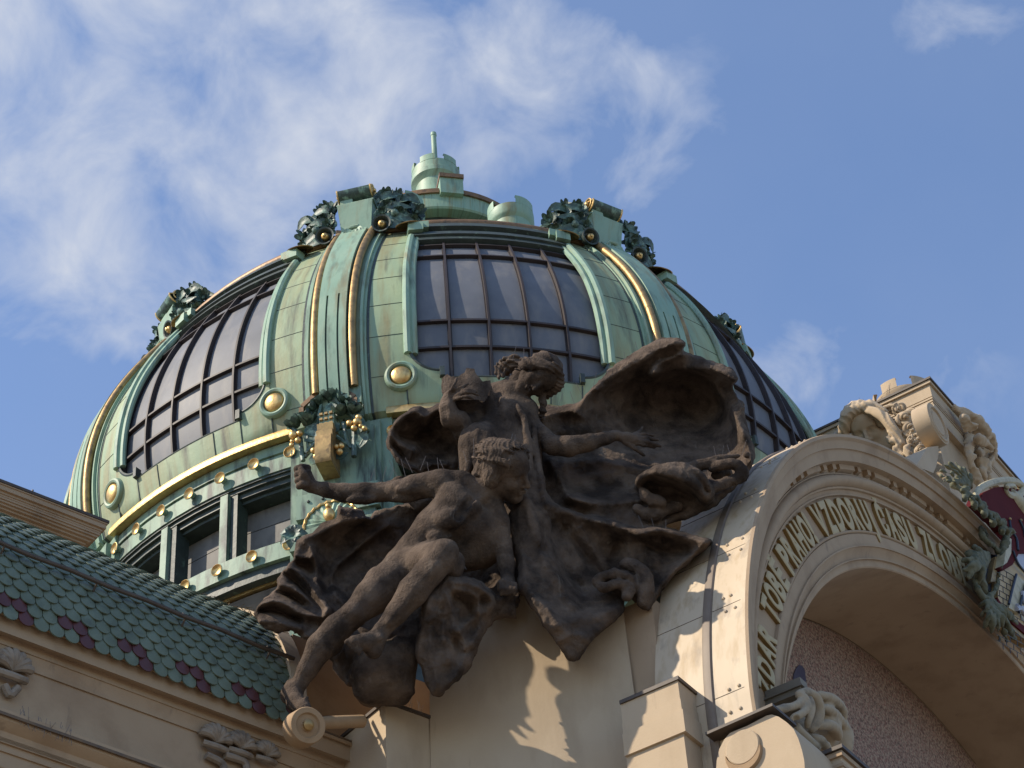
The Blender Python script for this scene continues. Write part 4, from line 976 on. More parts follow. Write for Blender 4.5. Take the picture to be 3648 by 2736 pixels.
for i in range(70):                                          # wavy locks drawn back from the parting
    x, y = rnd.uniform(650, 1250), 0; t = rnd.random(); p0 = np.array([1250-560*t, 330-150*(1-abs(2*t-1))+rnd.uniform(0, 230)]); dr = np.array([-200-60*rnd.random(), 70+60*rnd.random()]); P = []
    for j in range(4):
        p = p0+dr*j/3+np.array([0, 22*math.sin(j*1.9+i)]); P.append(fw(p[0], p[1], .56+.20*math.sqrt(max(0, 1-((p[1]-430)/300)**2))))
    hs.chain(P, np.array([12, 22, 20, 10])*qw, .008)
for cx, cy, r in ((290, 560, 80), (480, 600, 50), (700, 560, 80)):          # hollows of the knotted hair
    hs.ell(fw(cx, cy, .70), np.array([r*.8, r, r*.9])*qw, k=.02, op='-')
for pts in ([(180, 600), (190, 420), (280, 300), (440, 230), (640, 190)], [(260, 700), (250, 560), (290, 420), (370, 340), (380, 430)], [(390, 640), (400, 520), (450, 460), (600, 440), (760, 430)], [(340, 690), (360, 600), (400, 500)], [(420, 330), (560, 300), (660, 330)], [(480, 250), (600, 210), (700, 210)]):
    hs.chain([fw(x, y, .66) for x, y in pts], np.array([30]*len(pts))*qw, .015, n=14)
hs.chain([fw(1260, 1050, .60), fw(1290, 1280, .58), fw(1280, 1480, .52), fw(1240, 1600, .46)], np.array([110, 95, 90, 60])*qw, .03)
hs.strands(cdir(.45, .85, .2), .085, .024, wl=.45); hs.build('hair', MT['stone'], woman)
# scroll fragment
mb = MB(); ol = [(205, 400), (310, 310), (330, 350), (385, 375), (455, 352), (490, 375), (560, 365), (605, 318), (680, 280), (708, 225), (720, 182), (890, 200), (905, 270), (945, 335), (1010, 392), (1045, 450), (1085, 485), (1150, 448), (1165, 475), (1210, 486), (1228, 440), (1242, 555), (1200, 690), (1160, 820), (1100, 900), (950, 850), (700, 860), (400, 840), (250, 790), (200, 700), (190, 560)]
def ts(x, y, b): return SP.pix(*st3(x, y), .98+.16*math.sin((x-200)/1040*math.pi)*0+.10*math.cos((x-700)/420)-b)
n_ = len(ol); fr = [ts(x, y, 0) for x, y in ol]; bk = [ts(x, y, .10) for x, y in ol]
inn = [ts(x*.6+700*.4, y*.6+560*.4, -.015) for x, y in ol]; inb = [ts(x*.6+700*.4, y*.6+560*.4, .11) for x, y in ol]
F = []
for i in range(n_):
    j = (i+1) % n_; F += [(i, j, 2*n_+j, 2*n_+i), (i, n_+i, n_+j, j), (n_+j, n_+i, 3*n_+i, 3*n_+j)]
F += [(2*n_+i, 2*n_+(i+1) % n_, 4*n_) for i in range(n_)]+[(3*n_+(i+1) % n_, 3*n_+i, 4*n_+1) for i in range(n_)]
mb.add(fr+bk+inn+inb+[ts(700, 560, -.02), ts(700, 560, .12)], F); recalc(mb.build('scroll_fragment', MT['stone'], grp, 30))
# ---------------------------------------------------------------- right-hand cloak, billowing like a shell, and the robe hem
lo, hi = bounds([(1800, 1180), (2720, 1180), (1780, 2400), (2720, 1700)], -.6, 1.0, .15); lo[2] = -1.1; hi[2] = 1.35
sd = SDF(SP, lo, hi, .024)
P6 = lambda L: [s6(*p) for p in L]
outA = P6([(440, 585), (580, 578), (700, 560), (745, 505), (800, 450), (850, 395), (900, 350), (985, 285), (1080, 230), (1180, 165), (1270, 122), (1340, 105), (1400, 108), (1448, 145), (1435, 205), (1530, 240), (1600, 262), (1700, 295), (1762, 325), (1805, 385), (1772, 440), (1810, 500), (1842, 570), (1875, 690), (1900, 800), (1925, 890), (1915, 960), (1870, 1060), (1800, 1120), (1740, 1185), (1620, 1285), (1500, 1345), (1380, 1385), (1230, 1435), (1080, 1440), (880, 1400), (640, 1330), (420, 1250), (330, 1000), (360, 700)])
ctA = [(2350, 1450, -.75), (2450, 1400, -.8), (2250, 1470, -.6), (2560, 1450, -.65), (2420, 1560, -.45), (2560, 1560, -.35), (2150, 1480, -.25), (2030, 1500, -.08), (1940, 1500, 0), (2000, 1620, -.05), (2150, 1640, -.1), (2250, 1720, .0), (2160, 1335, .12), (2260, 1272, .3), (2350, 1218, .42), (2425, 1212, .45), (2510, 1292, .38), (2605, 1335, .35), (2640, 1450, .2), (2672, 1570, .1), (2680, 1625, .15), (2062, 1440, .0), (1950, 1450, -.1), (2620, 1710, .15), (2500, 1800, .1), (2330, 1875, .15), (2100, 1810, .1), (1940, 1780, .1)]
foA = [([(2075, 1425), (2115, 1385), (2170, 1345), (2260, 1298), (2330, 1255), (2400, 1222)], 30, .22), ([(2325, 1335), (2350, 1295), (2415, 1268), (2442, 1235)], 20, .22), ([(2335, 1328), (2440, 1312), (2540, 1318), (2610, 1350)], 26, .25), ([(2555, 1365), (2560, 1400), (2600, 1450), (2650, 1550)], 24, .16),
       ([(1930, 1490), (1990, 1468), (2040, 1465), (2080, 1490)], 18, .12), ([(2000, 1650), (2120, 1640), (2260, 1668), (2420, 1690)], 18, .10), ([(2000, 1600), (2150, 1600), (2300, 1620), (2420, 1600)], 22, .06), ([(1960, 1640), (2000, 1720), (2030, 1770), (2090, 1790)], 17, .16), ([(1990, 1690), (2010, 1650), (2000, 1600)], 16, .1), ([(2030, 1770), (2130, 1795), (2260, 1785), (2330, 1760)], 18, .12),
       ([(2000, 1540), (2100, 1530), (2200, 1545)], 22, .05), ([(1990, 1580), (2090, 1700), (2250, 1745)], 30, -.07), ([(2610, 1460), (2660, 1580), (2675, 1640)], 15, .10)]
sheet(sd, outA, ctA, foA, .45, wob=4, pleat=((.25, .97, 62, .035, .5), (.8, .6, 38, .014, .5)))
def SS(pts, rs, k=.06, n=None): sd.chain([J(ss5(x, y), w) for x, y, w in pts], np.array(rs)*.3014*KX, k, n=n)
outB = [ss5(*p) for p in ((548, 790), (562, 690), (640, 610), (740, 550), (860, 512), (1060, 486), (1200, 528), (1320, 610), (1410, 720), (1452, 840), (1405, 985), (1300, 975), (1180, 1010), (1000, 1020), (900, 1005), (840, 900), (740, 840), (640, 850))]
ctB = [ss5(x, y)+(w,) for x, y, w in ((570, 720, .62), (720, 585, .74), (900, 540, .82), (1080, 520, .82), (1250, 600, .78), (1380, 740, .66), (1430, 860, .52), (640, 760, .34), (820, 780, .20), (1000, 820, .16), (1180, 880, .18), (1000, 960, .22), (1320, 900, .5), (700, 700, .42), (900, 690, .60), (1120, 720, .66), (1240, 800, .58), (880, 640, .78), (1360, 970, .3))]
foB = [([ss5(*p) for p in ((590, 800), (600, 700), (720, 640), (900, 650), (1080, 700), (1240, 800), (1340, 900))], 20, .16), ([ss5(*p) for p in ((1260, 620), (1330, 720), (1390, 830))], 7, -.12), ([ss5(*p) for p in ((800, 560), (1000, 600), (1180, 660), (1280, 740))], 20, .06), ([ss5(*p) for p in ((700, 760), (900, 780), (1100, 850), (1250, 930))], 22, -.16)]
sheet(sd, outB, ctB, foB, .45, edge=22, wob=3, pleat=((.6, .8, 40, .02, .5),))
SS([(620, 820, .5), (700, 930, .45), (840, 960, .42)], [40, 60, 60], .05, 10)
SS([(1180, 540, .40), (1350, 520, .42), (1560, 455, .42), (1760, 415, .38)], [45, 52, 45, 32], .05, 16); sd.ell(J(ss5(1855, 400), .35), np.array([42, 45, 40])*.3014*KX, k=.03)
SS([(1450, 570, .42), (1570, 520, .5), (1700, 515, .5), (1790, 580, .45), (1780, 660, .4), (1640, 710, .4), (1480, 790, .4)], [44, 56, 60, 62, 60, 56, 48], .05, 20)
SS([(1480, 640, .25), (1640, 600, .22)], [46, 50], .05); sd.cap(J(ss5(1500, 650), .52), J(ss5(1680, 590), .50), 26*.3014*KX, 24*.3014*KX, .04, '-')
SS([(1250, 590, .78), (1340, 680, .72), (1420, 800, .6)], [26, 30, 26], .03)
SS([(560, 1020, .3), (720, 1110, .28), (900, 1060, .24), (1050, 1010, .2)], [55, 70, 62, 45], .06, 12)
PL = lambda L: [sl_(*p) for p in L]
outC = PL([(255, 40), (262, 190), (310, 400), (318, 560), (308, 700), (310, 830), (350, 890), (400, 960), (480, 1085), (580, 1222), (640, 1312), (690, 1352), (760, 1312), (860, 1200), (940, 1120), (1000, 1062), (1085, 965), (1090, 890), (1160, 900), (1220, 968), (1270, 992), (1305, 930), (1350, 835), (1480, 700), (1560, 635), (1640, 572), (1722, 488), (1700, 452), (1600, 428), (1440, 386), (1280, 372), (1190, 384), (1050, 328), (900, 288), (750, 262), (600, 205), (520, 130), (490, 0), (380, -40)])
ctC = [(1850, 1780, .62), (1900, 1850, .72), (1945, 1990, .7), (1880, 2060, .78), (1960, 2190, .85), (2033, 2340, .62), (2100, 2250, .62), (2190, 2170, .5), (2010, 1900, .30), (2100, 2000, .16), (2200, 2060, .20), (2200, 1960, .18), (2270, 1895, .5), (2400, 1960, .42), (2500, 1930, .42), (2310, 2160, .25), (2400, 2040, .25), (2000, 1815, .42), (2130, 1860, .45), (2060, 2120, .35), (1855, 1950, .6)]
foC = [([(1955, 1790), (2060, 1838), (2140, 1860), (2230, 1888), (2290, 1900)], 24, .16), ([(1965, 1810), (2060, 1900), (2150, 2000), (2240, 2060)], 26, .07), ([(1990, 1860), (2070, 1960), (2150, 2060)], 22, -.10), ([(1960, 1870), (2000, 1990), (2080, 2110)], 18, -.12),
       ([(1862, 1905), (1862, 2010), (1885, 2100), (1950, 2170), (2010, 2250)], 22, .12), ([(1940, 1760), (1955, 1900), (1985, 2050), (2040, 2160)], 20, .12), ([(1905, 1800), (1925, 1950), (1960, 2090)], 16, .06), ([(2275, 1905), (2360, 1888), (2470, 1922), (2520, 1928)], 22, .18), ([(2270, 1920), (2350, 1960), (2450, 1962)], 20, -.14), ([(2310, 1915), (2350, 1912), (2370, 1925)], 10, -.12),
       ([(2510, 1940), (2420, 2020), (2345, 2105), (2312, 2170)], 18, .16), ([(1980, 2230), (2050, 2210), (2130, 2190), (2210, 2160)], 22, .08), ([(2000, 2280), (2040, 2260), (2080, 2270)], 16, .06), ([(2220, 1930), (2180, 1990), (2190, 2050)], 22, -.08)]
sheet(sd, outC, ctC, foC, .5, wob=4, pleat=((.88, -.47, 58, .045, .45), (.95, -.3, 24, .012, .4)))
def SL(pts, rs, k=.05, n=None): sd.chain([J(sl_(x, y), w) for x, y, w in pts], np.array(rs)*.4822*KX, k, n=n)
sd.ell(J(sl_(1120, 800), .42), np.array([130, 80, 90])*.4822*KX, k=.05); sd.ell(J(sl_(1000, 770), .50), np.array([110, 46, 60])*.4822*KX, k=.04)
SL([(885, 765, .62), (960, 725, .68), (1060, 720, .66), (1140, 750, .6)], [30, 28, 30, 38], .03, 10); SL([(890, 790, .6), (940, 815, .66), (1040, 790, .66), (1120, 820, .6), (1110, 880, .6)], [28, 34, 30, 40, 34], .025, 12)
SL([(1080, 640, .45), (1160, 655, .5), (1230, 720, .5), (1250, 820, .45), (1230, 930, .38)], [34, 44, 52, 54, 48], .04, 14); sd.cap(J(sl_(935, 770), .80), J(sl_(1050, 765), .82), 13*.4822*KX, 10*.4822*KX, .02, '-')
cl1 = sd.build('billowing_cloak', MT['stone'], grp, rgh=((.30, .016), (.12, .010), (.05, .006)), label='shell-like cloak spread behind the woman')
# ---------------------------------------------------------------- left-hand cloak behind the man, sleeve, knee cloth and rock
lo, hi = bounds([(890, 1380), (1900, 1380), (890, 2300), (1860, 2540)], -.3, 1.2, .12); lo[2] = -.8; hi[2] = 1.6
sd = SDF(SP, lo, hi, .022)
outD = [sk(*p) for p in ((1010, 70), (1090, 110), (1180, 105), (1300, 130), (1390, 190))]+[(1400, 1800), (1640, 1770), (1780, 1740), (1850, 1760), (1890, 1950), (1870, 2100), (1800, 2190), (1740, 2180), (1640, 2110), (1520, 2150), (1480, 2330), (1330, 2420), (1240, 2440), (1190, 2360), (1150, 2300)]+[sk(*p) for p in ((640, 1655), (560, 1610), (430, 1545), (300, 1575), (185, 1530), (60, 1450), (45, 1340), (95, 1215), (170, 1178), (225, 1120), (268, 1058), (300, 960), (360, 900), (410, 832), (440, 760), (468, 690), (490, 600), (540, 500), (620, 440), (700, 395), (790, 330), (880, 270), (990, 235))]
ctD = [(1100, 1950, .35), (1000, 2100, .62), (935, 2190, .72), (1050, 2210, .55), (1250, 1900, .10), (1400, 1950, -.15), (1250, 2050, -.05), (1150, 2060, .12), (1200, 2180, .25), (1400, 2180, .0), (1600, 2000, -.35), (1750, 1960, -.3), (1820, 2100, -.1), (1850, 1850, -.1), (1860, 2000, -.1), (1230, 1815, .5), (1100, 2260, .5), (1300, 2380, .05), (1500, 1830, .0), (1640, 1800, .1), (1800, 2180, .1)]
foD = [([sk(*p) for p in ((1390, 215), (1200, 240), (1000, 285), (800, 395), (620, 470))], 16, .14), ([sk(*p) for p in ((1600, 300), (1250, 560), (1000, 790), (930, 950), (980, 1120), (1080, 1235))], 14, .12), ([sk(*p) for p in ((1560, 380), (1200, 700), (1060, 850), (1030, 1000))], 16, -.05), ([sk(*p) for p in ((690, 560), (745, 800), (770, 1000), (900, 1270))], 16, .20), ([sk(*p) for p in ((500, 660), (600, 685), (690, 680))], 14, .16), ([sk(*p) for p in ((540, 760), (640, 790), (700, 850))], 14, -.16),
       ([sk(*p) for p in ((420, 800), (540, 860), (640, 960), (760, 1130), (890, 1300))], 13, .20), ([sk(*p) for p in ((380, 880), (520, 980), (640, 1110), (800, 1290))], 10, -.16), ([sk(*p) for p in ((300, 1000), (450, 1040), (600, 1130), (760, 1270), (880, 1350))], 12, .20), ([sk(*p) for p in ((300, 1090), (450, 1140), (600, 1230))], 9, -.16), ([sk(*p) for p in ((110, 1230), (260, 1200), (420, 1250), (600, 1350), (850, 1390))], 14, .20), ([sk(*p) for p in ((100, 1310), (250, 1300), (420, 1370), (560, 1430))], 10, -.20), ([sk(*p) for p in ((90, 1440), (250, 1440), (400, 1480), (560, 1520))], 16, .12), ([sk(*p) for p in ((820, 480), (900, 700), (860, 880))], 20, -.06), ([sk(*p) for p in ((900, 1000), (820, 1150), (900, 1250))], 14, -.10)]
sheet(sd, outD, ctD, foD, .45, edge=20, wob=7, pleat=((.55, .83, 52, .05, .5), (.7, .7, 22, .016, .5)))
outG = [s5(*p) for p in ((660, 640), (560, 650), (480, 678), (400, 672), (330, 705), (250, 760), (212, 830), (180, 880), (166, 930), (188, 1000), (235, 1070), (320, 1140), (440, 1185), (560, 1160), (700, 1170), (760, 1000), (760, 800))]
ctG = [s5(x, y)+(w,) for x, y, w in ((240, 830, .80), (350, 730, .85), (480, 720, .8), (450, 880, .35), (560, 980, .28), (320, 1000, .62), (420, 1150, .5), (640, 1130, .4), (640, 700, .75), (700, 900, .3), (185, 930, .7), (520, 800, .5))]
foG = [([s5(*p) for p in ((200, 870), (260, 950), (330, 985), (385, 1010))], 14, .16), ([s5(*p) for p in ((385, 1000), (360, 1080), (440, 1120), (640, 1110))], 14, .14), ([s5(*p) for p in ((190, 900), (210, 1000), (280, 1080), (400, 1160))], 12, .12), ([s5(*p) for p in ((240, 800), (300, 740), (400, 700), (470, 740), (520, 720), (600, 670))], 16, .14), ([s5(*p) for p in ((390, 780), (450, 740), (480, 800))], 12, .12), ([s5(*p) for p in ((270, 880), (400, 900), (520, 860))], 14, -.10), ([s5(*p) for p in ((230, 960), (310, 1070), (400, 1110))], 9, -.12)]
sheet(sd, outG, ctG, foG, .4, edge=18, wob=3, pleat=((.5, .86, 34, .03, .5),))
sd.cap(J((1310, 1768), .35), J((1420, 1718), .4), 16*KX, 20*KX, .05); sd.cap(J((1420, 1718), .4), J((1500, 1790), .2), 20*KX, 40*KX, .05)
cl2 = sd.build('trailing_cloak', MT['stone'], grp, rgh=((.30, .016), (.12, .010), (.05, .006)), label='ragged cloak spread behind the man')
lo, hi = bounds([(1230, 1990), (1800, 1990), (1230, 2540), (1800, 2540)], .0, 1.6, .1); lo[2] = -.2; hi[2] = 1.8
sd = SDF(SP, lo, hi, .022)
outE = [s4(*p) for p in ((1140, 745), (1190, 742), (1240, 757), (1330, 785), (1400, 830), (1432, 870), (1442, 930), (1425, 1000), (1390, 1060), (1340, 1150), (1305, 1215), (1292, 1285), (1240, 1345), (1170, 1405), (1085, 1462), (1045, 1440), (1005, 1330), (968, 1225), (962, 1175), (985, 1080), (1000, 1000), (1015, 910), (1070, 820))]
ctE = [s4(x, y)+(w,) for x, y, w in ((1190, 780, 1.25), (1100, 950, 1.15), (1000, 1150, .90), (1080, 1430, .70), (1250, 1180, .85), (1380, 960, .75), (1425, 890, .85), (1150, 1250, .85), (1300, 850, 1.15), (1040, 1300, .8))]
foE = [([s4(*p) for p in ((1180, 785), (1290, 800), (1380, 850), (1415, 910), (1380, 960))], 20, .16), ([s4(*p) for p in ((1190, 830), (1280, 850), (1330, 890), (1330, 960))], 14, .12), ([s4(*p) for p in ((1200, 860), (1270, 900), (1290, 980))], 10, -.08), ([s4(*p) for p in ((1140, 850), (1180, 980), (1195, 1080), (1240, 1060), (1290, 1010))], 14, .12), ([s4(*p) for p in ((1060, 880), (1040, 1050), (1060, 1250), (1090, 1400))], 20, .10), ([s4(*p) for p in ((1110, 900), (1130, 1080), (1160, 1250))], 18, .08), ([s4(*p) for p in ((1195, 1100), (1230, 1200), (1290, 1190))], 12, -.06), ([s4(*p) for p in ((1215, 1060), (1260, 1200), (1180, 1380))], 15, .10), ([s4(*p) for p in ((1345, 900), (1365, 880), (1385, 890))], 9, -.06), ([s4(*p) for p in ((1330, 980), (1340, 1060), (1300, 1150))], 14, .1)]
sheet(sd, outE, ctE, foE, .45, edge=22, wob=4, pleat=((.95, .25, 40, .045, .4),))
sd.cap(m(1430, 900, .75), m(1560, 880, .6), 30*q4, 34*q4, .05); sd.cap(m(1450, 950, .6), m(1640, 960, .55), 50*q4, 40*q4, .06)
kn = sd.build('knee_drapery', MT['stone'], grp, rgh=((.30, .016), (.12, .010), (.05, .006)))
lo, hi = bounds([(1170, 2180), (1600, 2180), (1170, 2560), (1600, 2560)], -.2, 1.0, .1); lo[2] = -.6; hi[2] = 1.2
sd = SDF(SP, lo, hi, .022)
sd.ell(m(770, 1330, .25), np.array([185, 170, 190])*q4, k=.08); sd.ell(m(690, 1420, .2), np.array([95, 90, 120])*q4, k=.05); sd.ell(m(870, 1240, .35), np.array([110, 130, 120])*q4, k=.08); sd.ell(m(860, 1420, .2), np.array([90, 80, 100])*q4, k=.06); sd.ell(m(720, 1240, .3), np.array([120, 100, 120])*q4, k=.06)
sd.ell(m(640, 1180, .2), np.array([90, 120, 120])*q4, k=.08)
rk = sd.build('rock', MT['stone'], grp, rgh=((.30, .016), (.12, .010), (.05, .006)))
# ================================================================== COPPER ORNAMENT ON THE DOME
def frame_from(ax, ref=ZUP):
    ax = nrm(ax); A = np.cross(ref, ax); A = nrm(A) if np.linalg.norm(A) > 1e-3 else np.array([1., 0, 0]); return A, np.cross(ax, A), ax
def petal(mb, o, A, B, ax, ang, r0, r1, lift, curl, wd, nn=5):
    """one cupped petal growing from radius r0 to r1"""
    d = A*math.cos(ang)+B*math.sin(ang); s_ = -A*math.sin(ang)+B*math.cos(ang); G = []
    for i in range(nn):
        u = i/(nn-1); rr = r0+(r1-r0)*math.sin(u*math.pi/2)*1.0; w_ = wd*math.sin(math.pi*(.18+.72*u))
        h = lift*u+curl*u*u; G.append([o+d*rr+ax*(h+.25*w_*abs(v)**2)+s_*w_*v for v in (-1, -.5, 0, .5, 1)])
    G = np.array(G); mb.grid(G); mb.grid(G-ax*.012, flip=True)
def rose(mb, o, ax, r, layers=3, n=5, seed=0):
    o = np.asarray(o, float); A, B, X = frame_from(ax); rnd_ = random.Random(seed)
    for l in range(layers):
        f = 1-l/layers*.85
        for k in range(n if l < layers-1 else 3): petal(mb, o+X*r*.12*l, A, B, X, 2*math.pi*(k+.5*(l % 2)+rnd_.uniform(-.1, .1))/n, r*.12, r*f, r*(.30+.3*l), -r*.30*(1-l*.4), r*.62*f)
    mb.ball(o+X*r*.35, r*.20, 8, 5)
def leaf(mb, P, w, ax, fold=.25):
    """leaf blade along points P"""
    P = spline(P, 8); G = []
    for i, p in enumerate(P):
        T = P[min(i+1, 7)]-P[max(i-1, 0)]; S_ = nrm(np.cross(T, ax)); u = i/7; ww = w*math.sin(math.pi*min(1, .12+.88*u*.98))*(1 if u < .98 else .3)
        G.append([p-S_*ww+np.asarray(ax)*fold*ww, p-S_*ww*.5+np.asarray(ax)*fold*ww*.2, p, p+S_*ww*.5+np.asarray(ax)*fold*ww*.2, p+S_*ww+np.asarray(ax)*fold*ww])
    G = np.array(G); mb.grid(G); mb.grid(G-np.asarray(ax)*.015, flip=True)
def spiral(o, u, v, r0, r1, turns, n=40, ph=0): 
    return np.array([np.asarray(o)+(r0+(r1-r0)*t)*(u*math.cos(ph+2*math.pi*turns*t)+v*math.sin(ph+2*math.pi*turns*t)) for t in np.linspace(0, 1, n)])
def crest(ac):
    t, n_ = d_axes(ac); O = DC3(7.62, ac, 38.42)
    def X(x, y, z): return O+t*x+n_*y+ZUP*z
    mb = MB(); secs = []
    for z, hw, f in ((-.02, .335, .10), (.3, .36, .13), (.7, .395, .17), (1.08, .43, .22)): secs.append([X(-hw, f, z), X(hw, f, z), X(hw*.95, -.75, z), X(-hw*.95, -.75, z)])
    mb.grid(np.array(secs), cv=True, capu=True); mb.cbox(X(0, -.28, 1.09), t*.90, n_*.98, ZUP*.04)
    root = recalc(mb.build('scroll_crest', MT['copper_clean'], dome))
    mb = MB(); c = X(0, .06, 1.50)
    prof = spiral(c, n_, ZUP, .06, .25, 1.6, 44, 2.4)[:, :]
    back = [X(0, -.25, 1.72), X(0, -.60, 1.52), X(0, -.95, 1.15), X(0, -1.2, .75)]
    path = list(prof)+back
    G = np.array([[p+t*x for x in (-.40, .40)] for p in path]); nrm_off = np.array([[p+t*x+(p-c)/max(np.linalg.norm(p-c), 1e-3)*-.022 for x in (-.40, .40)] for p in path])
    mb.grid(G); mb.grid(nrm_off, flip=True)
    for s in (-1, 1): mb.lathe([(0, 0), (.05, 0), (.05, .06), (0, .06)], c+t*s*.41-t*.03, t, 10)
    mb.build('volute', MT['copper_leaf'], root)
    for s in (-1, 1):
        mb = MB(); mb.tube([p+t*s*.405 for p in path], .022, 6); mb.ball(c+t*s*.43, .06, 10, 6); mb.build('gilded_rim', MT['gold'], root)
    mb = MB(); mb.cbox(X(-.22, .10, 1.18), t*.30, n_*.12, ZUP*.2); mb.build('plinth', MT['copper_clean'], root)
    for s in (-1, 1):
        k = 0
        for (x, y, z, r, ax) in ((.66, -.02, 1.22, .30, (.4, .8, .1)), (.72, .08, .84, .22, (.3, .9, -.1)), (1.02, -.08, .95, .30, (.6, .7, .0)), (.64, .18, .55, .20, (.2, .9, -.1)), (.98, .05, .55, .24, (.4, .8, -.2)), (1.28, -.2, .72, .30, (.8, .5, .1)), (1.25, -.1, .38, .22, (.6, .7, -.2)), (.92, -.1, 1.30, .22, (.5, .6, .4))):
            mb = MB(); rose(mb, X(s*x, y-.05, z), t*s*ax[0]+n_*ax[1]+ZUP*ax[2], r, 3, 5, k); k += 1; mb.build('flower', MT['copper_leaf'], root)
        mb = MB()
        for P in (((.5, .1, .35), (.8, .2, .35), (1.15, .1, .3), (1.45, -.1, .2)), ((.5, .0, .7), (.9, .15, .72), (1.35, .0, .70)), ((.48, .05, 1.1), (.8, .12, 1.15), (1.2, -.1, 1.2)), ((.6, .15, .2), (.9, .2, .08), (1.25, .1, .05)), ((1.0, .1, .9), (1.3, .05, 1.0), (1.5, -.1, .9))):
            leaf(mb, [X(s*x, y, z) for x, y, z in P], .14, n_)
        for z in (.45, .15): mb.ball(X(s*(.8+.15*(z > .3)), .20, z), .10, 9, 6)
        mb.build('foliage', MT['copper_leaf'], root)
        o = X(s*.68, .26, .04); ax = nrm(n_-ZUP*.25)
        mb = MB(); mb.lathe([(.05, -.12), (.11, -.10), (.17, .0), (.215, .12), (.225, .16), (.19, .15), (.13, .03), (0, .0)], o, ax, 24); bl = mb.build('bell', MT['copper_dark'], root)
        mb = MB(); mb.lathe([(.0, .0), (.085, .03), (.095, .10), (.075, .15), (.045, .17), (.04, .20), (0, .215)], o, ax, 16); mb.build('gilded_clapper', MT['gold'], root)
        mb = MB(); mb.lathe([(.30, 0), (.31, .02), (.2, .06), (0, .085)], X(s*1.30, .28, -.16), nrm(ZUP*.9+n_*.5), 24); mb.build('gilded_saucer', MT['gold_matt'], root)
    mb = MB()
    for a in np.linspace(-1.1, 1.1, 5): leaf(mb, [X(0, .25, .12), X(.14*math.sin(a), .36, .02), X(.30*math.sin(a), .34, -.05-.16*math.cos(a))], .09, n_)
    mb.tube([X(-.2, .24, .06), X(-.1, .32, .16), X(.1, .32, .16), X(.2, .24, .06)], .05, 7); mb.build('shell_ornament', MT['copper_clean'], root)
    return root
c0 = crest(RIBS[3])
for k in range(8):
    if k != 3: copy_tree(c0, dome, rotz(45*(k-3)))
# ------------------------------------------------------------------ poppy bracket where the front rib meets the drum
BRK = RIBS[3]; BP = Plane(DC3(9.38, BRK, 31.0), 90-BRK)
def k2(x, y): return (1000+.3014*x, 1250+.3014*y)
def b2(x, y, w=0): return BP.pix(*k2(x, y), w)
kb = .3014*.0064
t, n_ = d_axes(BRK)
mb = MB(); zk = [BP.loc(b2(540, y, w))[1] for y, w in ((745, .30), (885, .34), (960, .36), (1030, .38), (1270, .62))]
uc = BP.loc(b2(545, 1000, .3))[0]; hw = .155
mb.box(BP.at(uc-hw, zk[1], -.3), BP.a*2*hw, BP.n*.62, ZUP*(zk[0]-zk[1]))
ks = [(zk[1], .44), (zk[2], .40), (zk[2]-.02, .48), (zk[3], .46), (zk[3]-.05, .56), (zk[4]+.10, .60), (zk[4], .54)]
mb2 = MB(); G = [[BP.at(uc-hw*1.08, z, -.2), BP.at(uc+hw*1.08, z, -.2), BP.at(uc+hw*1.08, z, w), BP.at(uc-hw*1.08, z, w)] for z, w in ks]
mb2.grid(np.array(G), cv=True, capu=True); key = recalc(mb2.build('gilded_keystone', MT['gold_matt'], dome))
mb.build('keystone_top', MT['copper_clean'], key)
mb = MB()
for zi in range(3):
    for xi in range(3): mb.cbox(BP.at(uc+(xi-1)*.105, zk[1]+.05+zi*(zk[0]-zk[1]-.08)/2, .34), BP.a*.065, BP.n*.06, ZUP*.05)
mb.build('gilded_studs', MT['gold_matt'], key)
mb = MB(); fr = [b2(x, y, .05) for x, y in ((283, 800), (283, 690), (380, 600), (490, 505), (640, 465), (760, 520), (858, 582), (858, 680))]
for a, b in zip(fr[:-1], fr[1:]):
    d_ = b-a; L_ = np.linalg.norm(d_); mb.box(a-BP.n*.3, d_*1.02, BP.n*.38, nrm(np.cross(d_, BP.n))*-.10)
mb.build('octagon_frame', MT['brown_band'], dome)
mb = MB(); mb.cbox(b2(905, 570, -.05), BP.a*.26, BP.n*.3, ZUP*.45); mb.build('corner_block', MT['copper_drum'], dome)
wr = MB(); wr.tube(spline([b2(x, y, .12) for x, y in ((330, 800), (350, 700), (430, 610), (560, 570), (690, 600), (770, 680), (880, 760), (960, 880), (1000, 960))], 24), .10, 8); 
for P, r in (([(130, 900), (220, 1000), (240, 1120), (265, 1300)], .05), ([(320, 900), (320, 1050), (320, 1200), (290, 1260)], .035), ([(450, 1060), (380, 1130), (300, 1220)], .06), ([(740, 850), (760, 950), (790, 1080), (840, 1150)], .045), ([(870, 950), (870, 1100), (868, 1250)], .06), ([(660, 1010), (740, 1070), (840, 1130)], .04), ([(1010, 900), (1000, 1000), (940, 1120)], .03), ([(590, 640), (620, 720), (640, 800)], .04), ([(480, 640), (450, 760), (430, 900)], .035)):
    wr.tube(spline([b2(x, y, .20) for x, y in P], 10), r, 7)
for P in ([(560, 1000), (640, 900), (700, 860)], [(420, 1000), (360, 920), (330, 880)], [(900, 1000), (960, 1050), (930, 1150)], [(640, 780), (600, 700), (560, 620)], [(180, 900), (130, 870), (95, 860)], [(400, 1060), (330, 1010), (260, 1010)], [(640, 1240), (720, 1220), (800, 1200)], [(460, 1260), (400, 1280), (330, 1280)]):
    leaf(wr, [b2(x, y, .22) for x, y in P], .16, n_)
wrt = wr.build('poppy_wreath', MT['copper_leaf'], dome)
